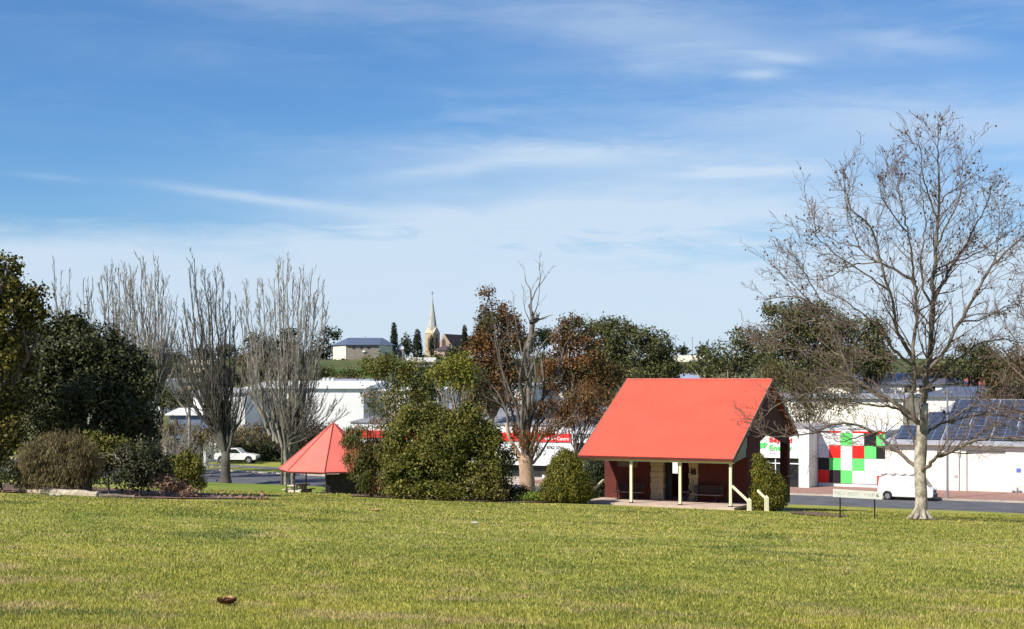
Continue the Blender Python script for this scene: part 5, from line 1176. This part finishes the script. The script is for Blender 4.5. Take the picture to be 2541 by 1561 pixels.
poplar('bare poplar rising behind the yellow juniper and timber stake', 385, 145, 15, 1000,
       [(348, 640), (360, 650), (385, 655), (395, 670), (405, 690), (412, 735), (425, 745), (330, 720), (322, 660), (305, 680), (440, 760), (372, 690)], 9)
poplar('bare poplar above the right half of the big dark shrub', 305, 150, 13, 1000, [(262, 660), (275, 655), (295, 665), (250, 690), (310, 655), (325, 665), (252, 720), (285, 700), (335, 760)], 11, bark=PB)
poplar('slim bare poplar above the left of the big dark shrub', 160, 152, 9, 950, [(131, 638), (140, 690), (152, 672), (172, 668), (165, 730), (125, 760), (188, 760)], 13, lk=3.0)
poplar('short bare poplar between the slim one and the broad ones', 222, 152, 9, 950, [(206, 690), (217, 692), (229, 690), (200, 750), (238, 790), (250, 800)], 15, lk=2.8)
poplar('thin lower bare poplar between the two largest poplars', 470, 150, 8, 1000, [(430, 780), (452, 800), (418, 820), (480, 800), (400, 850), (600, 860, (500, 1000))], 17, lk=2.6)

# brown bare shrubs under the poplars
def bareshrub(name, label, px, py, D, w, h, seed, m_, n_=26, group=None, cat='shrub'):
    rnd = random.Random(seed); X = (px - CX) / F * D; b0 = Vector((X, D, zg(X, D))); t = empty(name, b0, 0, label, cat, group); k_ = D / F; mb = MB()
    P = dict(ang=R(30), up=.2, kids=[4, 4], ratio=.5, rmin=.012 * D / 139, wig=.16)
    for i in range(n_):
        a = rnd.uniform(0, 6.283); r = rnd.uniform(0, 1); d = Vector((math.cos(a) * r * w * k_ * .5, math.sin(a) * r * w * k_ * .35, h * k_ * rnd.uniform(.6, 1))); twigs(mb, Vector((d.x * .4, d.y * .4, 0)), d.normalized(), d.length * .8, .03, 2, P, rnd)
    mb.build('twigs', m_, t)


bareshrub('bare_shrub', 'tangled bare grey shrub under the poplar behind the juniper', 420, 1190, 120, 190, 170, 21, PB, 44)
bareshrub('bare_shrub', 'tangled bare brown shrub right of the blackish dense shrub', 372, 1190, 100, 110, 120, 22, PBD, 30)
bareshrub('bare_shrub', 'grey twiggy shrub between the thick poplar and the white post', 490, 1190, 150, 150, 120, 23, PB, 30)

# ---- pruned gum in the centre ------------------------------------------------
GDp = 112.0; X = (1300 - CX) / F * GDp; b0 = Vector((X, GDp, zg(X, GDp))); rnd = random.Random(41)
gum = empty('pruned_gum', b0, 0, 'huge pruned grey gum with thick pale orange trunk and dead top limbs', 'tree')
GB = mat('gum_bark_grey', (.20, .17, .14), .85, .3, 1.2, c2=(.085, .07, .055)); GT = mat('gum_trunk_orange', (.50, .34, .23), .85, .2, 2.6, c2=(.27, .17, .115), bump=1.5, bscale=5)
def gp(px, py, dy=0): return W(px, py, GDp + dy) - b0
mb = MB(); kk = GDp / F
mb.tube([gp(1308, 1290), gp(1309, 1215), gp(1308, 1190), gp(1306, 1165), gp(1303, 1142), gp(1300, 1128)], [24 * kk, 20 * kk, 19 * kk, 18 * kk, 17 * kk, 11 * kk], 14)
for q_ in range(5): mb.tube([gp(1296 + q_ * 5, 1150), gp(1292 + q_ * 7, 1122 - (q_ % 3) * 7)], [7 * kk, 3.2 * kk], 7)
mb.tube([gp(1300, 1150), gp(1290, 1135), gp(1276, 1110), gp(1262, 1080), gp(1255, 1050)], [10 * kk, 8.5 * kk, 5.5 * kk, 4.5 * kk, 3.5 * kk], 8)
mb.build('trunk', GT, gum, smooth=True)
mb = MB(); tw = MB(); P = dict(ang=R(32), up=.25, kids=[3, 4], ratio=.5, rmin=.013, wig=.14)
limbs_g = [
    ([(1262, 1080), (1258, 1030), (1248, 1000), (1235, 975), (1222, 960)], 4, 1.2, 0), ([(1300, 1130), (1290, 1060), (1278, 1000), (1262, 960), (1240, 900), (1228, 840)], 6, 1.2, -1),
    ([(1304, 1130), (1306, 1060), (1310, 1000), (1312, 940), (1308, 880), (1318, 830), (1322, 790)], 10, 6.5, 1), ([(1320, 800), (1318, 760), (1316, 720), (1305, 700), (1302, 675)], 3.2, .6, 1),
    ([(1318, 750), (1330, 720), (1345, 700), (1357, 682)], 2, .6, 1), ([(1336, 712), (1341, 690), (1338, 663)], 1.4, .5, 1), ([(1322, 790), (1335, 750), (1340, 700)], 1.6, .5, 2), ([(1316, 800), (1303, 770), (1299, 745)], 1.5, .5, 0),
    ([(1318, 800), (1330, 795), (1332, 790)], 6.5, 6, 1), ([(1312, 1130), (1322, 1080), (1336, 1040), (1345, 1000), (1350, 950), (1345, 900)], 7, 2.5, 2), ([(1308, 930), (1295, 880), (1288, 840), (1280, 800), (1275, 760)], 3, .8, 1),
    ([(1315, 960), (1300, 930), (1282, 905), (1275, 890)], 4, 2, -2), ([(1318, 1140), (1340, 1090), (1370, 1060), (1400, 1050), (1430, 1020)], 5, 1.2, -1), ([(1322, 1150), (1345, 1120), (1365, 1090), (1395, 1075)], 4, 1.2, -2),
    ([(1300, 1120), (1275, 1040), (1262, 990), (1250, 940), (1238, 870), (1225, 800)], 4.5, .8, 2), ([(1306, 1100), (1325, 1020), (1370, 960), (1390, 905), (1400, 860)], 5, 1.2, 3), ([(1297, 1110), (1270, 1050), (1240, 1000), (1215, 975)], 4, 1, 3),
    ([(1310, 1040), (1300, 980), (1325, 900), (1350, 850), (1372, 830)], 4.5, 1, -1), ([(1330, 1060), (1360, 1030), (1385, 1000), (1420, 980)], 3.5, .8, 0), ([(1304, 1110), (1295, 1050), (1298, 990), (1290, 940), (1300, 880)], 6, 2.5, -2),
    ([(1316, 1120), (1332, 1060), (1322, 1000), (1330, 940), (1326, 890)], 5.5, 2, -1), ([(1286, 905), (1278, 870), (1262, 830), (1258, 800)], 1.8, .6, 0)]
for pts, w0, w1, dy in limbs_g:
    pp = smooth_path([gp(a, b_, dy * (i / (len(pts) - 1)) * 1.3) for i, (a, b_) in enumerate(pts)], 4)
    limb(mb, pp, w0 * kk, w1 * kk, P, rnd, 3.5 if pts[-1][1] < 760 and w0 < 4 else .9, 1.6, 1, start=.3, sides=7)
mb.build('limbs', GB, gum, smooth=True)
L = [(gp(x, y, d), (rx * kk, rx * kk * .8, ry * kk)) for x, y, rx, ry, d in [(1330, 1085, 30, 22, -2), (1285, 1070, 20, 24, 0), (1370, 1070, 28, 22, -1), (1305, 1010, 26, 24, 1), (1260, 1000, 24, 22, 2), (1345, 1020, 26, 20, 0), (1395, 1010, 30, 22, 1), (1360, 965, 26, 20, 2), (1290, 1110, 14, 16, -1), (1330, 1120, 16, 14, 0)]]
V, Fq, T = leaves([(tuple(c), r) for c, r in L], .15, np.random.default_rng(77), 1.3, .2, 8, .4, 0, 2.2, .35, .8)
fastmesh('crown', V, Fq, T, REDG, gum)

# ---- the big plane tree --------------------------------------------------------
PD = 74.9; X = (2285 - CX) / F * PD; b0 = Vector((X, PD, zg(X, PD))); rnd = random.Random(52); kk = PD / F
pl = empty('plane_tree', b0, 0, 'tall bare plane tree with pale mottled trunk on the lawn at right', 'tree')
PT = bpy.data.materials.new('plane_bark'); PT.use_nodes = True; q = NT(PT.node_tree); b = q.n['Principled BSDF']; tcc = q.new('ShaderNodeTexCoord')
vo = q.new('ShaderNodeTexVoronoi'); vo.inputs['Scale'].default_value = 3.2; q.l.new(tcc.outputs['Object'], vo.inputs['Vector'])
n1 = q.noise(tcc.outputs['Object'], 2.2, 5, .65, .6); n2 = q.noise(tcc.outputs['Object'], 9, 4, .6)
c = q.mix(q.mr(n1, .42, .56), (.20, .165, .12), (.46, .40, .31)); c = q.mix(q.mr(n2, .56, .66, 0, .6), c, (.14, .105, .075)); c = q.mix(q.mr(n1, .62, .68, 0, .4), c, (.52, .47, .37))
q.l.new(c, b.inputs['Base Color']); b.inputs['Roughness'].default_value = .85; bp = q.new('ShaderNodeBump'); bp.inputs['Distance'].default_value = .03; q.l.new(q.math('ADD', n1, n2), bp.inputs['Height']); q.l.new(bp.outputs[0], b.inputs['Normal'])
PLB = mat('plane_branch', (.20, .16, .12), .85, .3, 1.6, c2=(.075, .06, .045)); PLT = mat('plane_twig', (.15, .105, .082), .85, .2, 2)
def pp_(px, py, dy=0): return W(px, py, PD + dy) - b0
tr = MB()
tp = smooth_path([pp_(2287, 1310), pp_(2287, 1288), pp_(2286, 1270), pp_(2286, 1225), pp_(2283, 1160), pp_(2286, 1100), pp_(2289, 1050), pp_(2294, 1000)], 4)
trr = [30, 28, 26, 24, 22.5, 20, 18, 17, 16.3, 15.8, 15.3, 15, 14.8, 14.5, 14.3, 14.2, 14.3, 14.6, 15, 15, 14.4, 13.8, 13.4, 13.1, 12.8, 12.4, 11.5, 10.5, 9.8]
tr.tube(tp, [trr[min(i, len(trr) - 1)] * kk for i in range(len(tp))], 18)
for a in range(7):
    an = a * .9 + .3; d = Vector((math.cos(an), math.sin(an), 0)); z0 = pp_(2287, 1288).z
    tr.tube([Vector((0, 0, z0 + .55)) + d * .12, Vector((0, 0, z0 + .2)) + d * .38, Vector((0, 0, z0 - .12)) + d * .75], [.16, .14, .07], 7)
tr.build('trunk', PT, pl, smooth=True)
lb = MB(); tw = MB()
P = dict(ang=R(38), up=.26, kids=[3, 5], ratio=.56, rmin=.0088, wig=.15, tips=[])
PLs = [  # points, width px start/end, depth start/end, density, twig length
    ([(2290, 1010), (2296, 960), (2300, 920), (2308, 880), (2312, 800), (2316, 700), (2324, 600), (2330, 500), (2328, 400), (2326, 320), (2329, 250)], 9, .6, 0, 0),
    ([(2285, 1050), (2268, 1040), (2262, 993), (2268, 926), (2268, 860), (2275, 780), (2274, 749), (2267, 684), (2262, 631), (2250, 560), (2238, 500), (2232, 440), (2236, 380)], 6.5, .6, -.5, -1.5),
    ([(2300, 922), (2340, 875), (2380, 800), (2411, 749), (2440, 691), (2490, 630), (2545, 575), (2580, 520)], 5, 1, 0, -2.5),
    ([(2308, 870), (2314, 760), (2345, 690), (2368, 649), (2397, 606), (2425, 541), (2447, 499), (2461, 434)], 5, .6, .3, 2.5),
    ([(2266, 890), (2235, 840), (2225, 811), (2215, 749), (2197, 695), (2179, 613), (2155, 545), (2118, 513), (2100, 460), (2092, 400)], 4.6, .6, 0, -3),
    ([(2274, 700), (2225, 672), (2179, 649), (2140, 625), (2125, 590), (2102, 523), (2097, 434)], 3.4, .6, 0, 2),
    ([(2262, 906), (2217, 867), (2195, 830), (2185, 807), (2157, 795), (2118, 815), (2078, 811)], 3.6, .7, 0, -2.5),
    ([(2286, 1045), (2217, 998), (2177, 975), (2118, 936), (2094, 882), (2078, 851), (2058, 803), (2030, 767), (1998, 743), (1950, 735), (1905, 742)], 5, .7, 0, 3),
    ([(2094, 886), (2074, 880), (2018, 872), (1959, 864), (1920, 868), (1885, 862)], 2, .5, 1.5, 3.5),
    ([(2280, 1168), (2262, 1150), (2237, 1129), (2197, 1097), (2177, 1077), (2138, 1059), (2078, 1051), (2018, 1075), (1965, 1083), (1930, 1084), (1895, 1078)], 5, .8, .1, 4.5),
    ([(2186, 1069), (2150, 1079), (2098, 1095), (2060, 1088), (2025, 1075)], 2.2, .5, 1.7, 3.8),
    ([(2282, 1055), (2245, 1030), (2217, 1012), (2157, 1003), (2098, 1000), (2040, 1012), (1990, 1030)], 3.6, .6, .3, 2.2),
    ([(2200, 996), (2150, 965), (2118, 954), (2062, 954), (1999, 978), (1939, 1001), (1895, 1035), (1870, 1050)], 3, .6, 1.2, 5.5),
    ([(2289, 1170), (2306, 1152), (2328, 1136), (2376, 1113), (2415, 1095), (2475, 1087), (2540, 1090), (2600, 1080)], 5, 1.4, -.2, -4),
    ([(2395, 1104), (2420, 1085), (2443, 1069), (2483, 1051), (2515, 1065), (2545, 1075)], 2.4, .6, -1.5, -1),
    ([(2290, 1090), (2310, 1066), (2336, 1053), (2376, 1041), (2435, 1029), (2495, 1033), (2545, 1047), (2590, 1060)], 3.6, .8, .2, 3),
    ([(2350, 1047), (2395, 1017), (2423, 1007), (2475, 1017), (2520, 1041)], 2.6, .6, 1, -1.5),
    ([(2300, 954), (2340, 925), (2380, 890), (2420, 860), (2475, 842), (2545, 852)], 3.6, .8, 0, 2.5),
    ([(2288, 1120), (2264, 1090), (2253, 1050), (2247, 1010), (2240, 960)], 3, .7, .3, 1.5),
    ([(2268, 930), (2235, 905), (2200, 890), (2150, 895), (2100, 915)], 2.4, .5, 0, 3), ([(2312, 760), (2290, 700), (2286, 630), (2296, 560), (2290, 480), (2280, 400)], 3, .6, .5, 3),
    ([(2322, 620), (2345, 560), (2372, 500), (2385, 430), (2388, 360)], 2.6, .5, 0, -2), ([(2326, 540), (2308, 470), (2290, 410), (2284, 340), (2280, 300)], 2.2, .5, 0, -1.5),
    ([(2302, 700), (2340, 660), (2400, 640), (2470, 600), (2540, 540)], 2.4, .5, 0, 3.5), ([(2250, 570), (2215, 520), (2190, 470), (2180, 430)], 1.8, .5, -1, -3), ([(2240, 470), (2205, 400), (2200, 350)], 1.4, .5, -1, 1),
    ([(2204, 720), (2150, 680), (2090, 640), (2040, 600), (2010, 560)], 2.2, .5, -1.5, -3), ([(2130, 612), (2080, 600), (2030, 560), (2005, 500)], 1.8, .5, -1, 2.5), ([(2050, 790), (2000, 800), (1950, 830), (1915, 880)], 1.8, .5, 1.8, 4),
    ([(2060, 800), (2010, 700), (1985, 660), (1965, 620)], 1.8, .5, 1.8, 1), ([(2020, 758), (1960, 700), (1920, 660)], 1.5, .5, 2.2, 3.5), ([(2440, 690), (2470, 640), (2480, 560), (2475, 470)], 2.2, .5, -1.5, 1), ([(2380, 800), (2440, 790), (2500, 760), (2550, 750)], 2.2, .5, -1, 1.5),
    ([(2180, 650), (2110, 660), (2050, 690), (1990, 690)], 1.8, .5, .7, 3), ([(2195, 830), (2120, 760), (2080, 740), (2040, 720)], 2, .5, -1, 1.5), ([(2330, 490), (2360, 450), (2400, 420), (2425, 400)], 1.8, .5, 0, 2)]
for pts, w0, w1, d0, d1 in PLs:
    pts = [(a, b_ if b_ > 600 else 600 - (600 - b_) * .84) for a, b_ in pts]
    n_ = len(pts); path = smooth_path([pp_(a, b_, d0 + (d1 - d0) * i / (n_ - 1)) for i, (a, b_) in enumerate(pts)], 4)
    k_ = len(path); path = [p_ + Vector((rnd.gauss(0, .03), rnd.gauss(0, .06), rnd.gauss(0, .03))) * (0 < i < k_ - 1) for i, p_ in enumerate(path)]
    rr = [(w0 * 1.12 + (w1 * 1.4 - w0 * 1.12) * (i / (k_ - 1)) ** .8) * kk for i in range(k_)]; lb.tube(path, rr, 8 if w0 > 3 else 6, cap=False)
    tot = sum((path[i + 1] - path[i]).length for i in range(k_ - 1)); nn_ = int(tot / .33)
    for j in range(nn_):
        f = .16 + .84 * (j + rnd.random()) / nn_; x_ = f * (k_ - 1); i = min(k_ - 2, int(x_)); q0 = path[i].lerp(path[i + 1], x_ - i); ax = (path[i + 1] - path[i]).normalized()
        o = ax.orthogonal().normalized(); o.rotate(Matrix.Rotation(rnd.uniform(0, 6.283), 3, ax)); an = P['ang'] * rnd.uniform(.7, 1.35); nd = (ax * math.cos(an) + o * math.sin(an)).normalized()
        if nd.z < -.3: nd.z *= -.2; nd.normalize()
        LL = rnd.choice((.8, 1.2, 1.6, 2.2, 2.9)) * (1.2 - .55 * f); twigs(tw, q0, nd, LL, max(.014, min(.045, rr[i] * .45)), 2, P, rnd)
    twigs(tw, path[-1], (path[-1] - path[-2]).normalized(), .7, .012, 2, P, rnd)
lb.build('limbs', PLB, pl, smooth=True); tw.build('twigs', PLT, pl)
sb = MB(); tips = [p_ for p_ in P['tips'] if p_.z > 7]; rnd.shuffle(tips)
for p_ in tips[:650]:
    h = rnd.uniform(.04, .14); sb.ball(p_ - Vector((0, 0, h)), .034 + rnd.random() * .018, sz=1.25)
o = sb.build('seed_balls', mat('seed_ball_brown', (.10, .055, .045), .9), pl); o['kind'] = 'stuff'

# second bare tree beyond the right edge
PD2 = 92; X = (2620 - CX) / F * PD2; b0 = Vector((X, PD2, zg(X, PD2))); t = empty('bare_street_tree', b0, 0, 'bare twiggy tree reaching in from beyond the right edge', 'tree'); rnd = random.Random(63)
mb = MB(); tw = MB(); P = dict(ang=R(38), up=.2, kids=[3, 4, 4], ratio=.55, rmin=.011, wig=.15); kk = PD2 / F
mb.tube([Vector((0, 0, -.3)), Vector((0, 0, 2)), W(2618, 1000, PD2) - b0], [.3, .24, .2], 10)
for tips_ in [(2520, 720), (2490, 800), (2540, 650), (2480, 880), (2500, 950), (2460, 1000), (2560, 620), (2600, 640), (2530, 760), (2470, 850), (2510, 1020)]:
    s = W(2616, 1060, PD2) - b0; e_ = W(tips_[0], tips_[1], PD2 + rnd.uniform(-3, 3)) - b0; d = e_ - s
    path = smooth_path([s, s + Vector((d.x * .35, d.y * .35, d.z * .5)), s + Vector((d.x * .75, d.y * .75, d.z * .82)), e_], 4)
    limb(tw, path, .09, .015, P, rnd, .5, 2.0, 2, start=.2, sides=6)
mb.build('trunk', PLB, t, smooth=True); tw.build('twigs', PLT, t)

# overhead wire running out of the picture from the light pole
a = ST(S_(2351, 125.2), 125.2, 0); a.z = W(0, 957, a.y).z; bq = ST(70, 125.2, a.z + .3); d = bq - a
o = MB().tube([d * (i / 12) - Vector((0, 0, 1.2 * (1 - (2 * i / 12 - 1) ** 2))) for i in range(13)], .018, 4).build('overhead_wire', BLACK, loc=a); tag(o, 'thin dark overhead wire running right from the top of the light pole', 'wire')
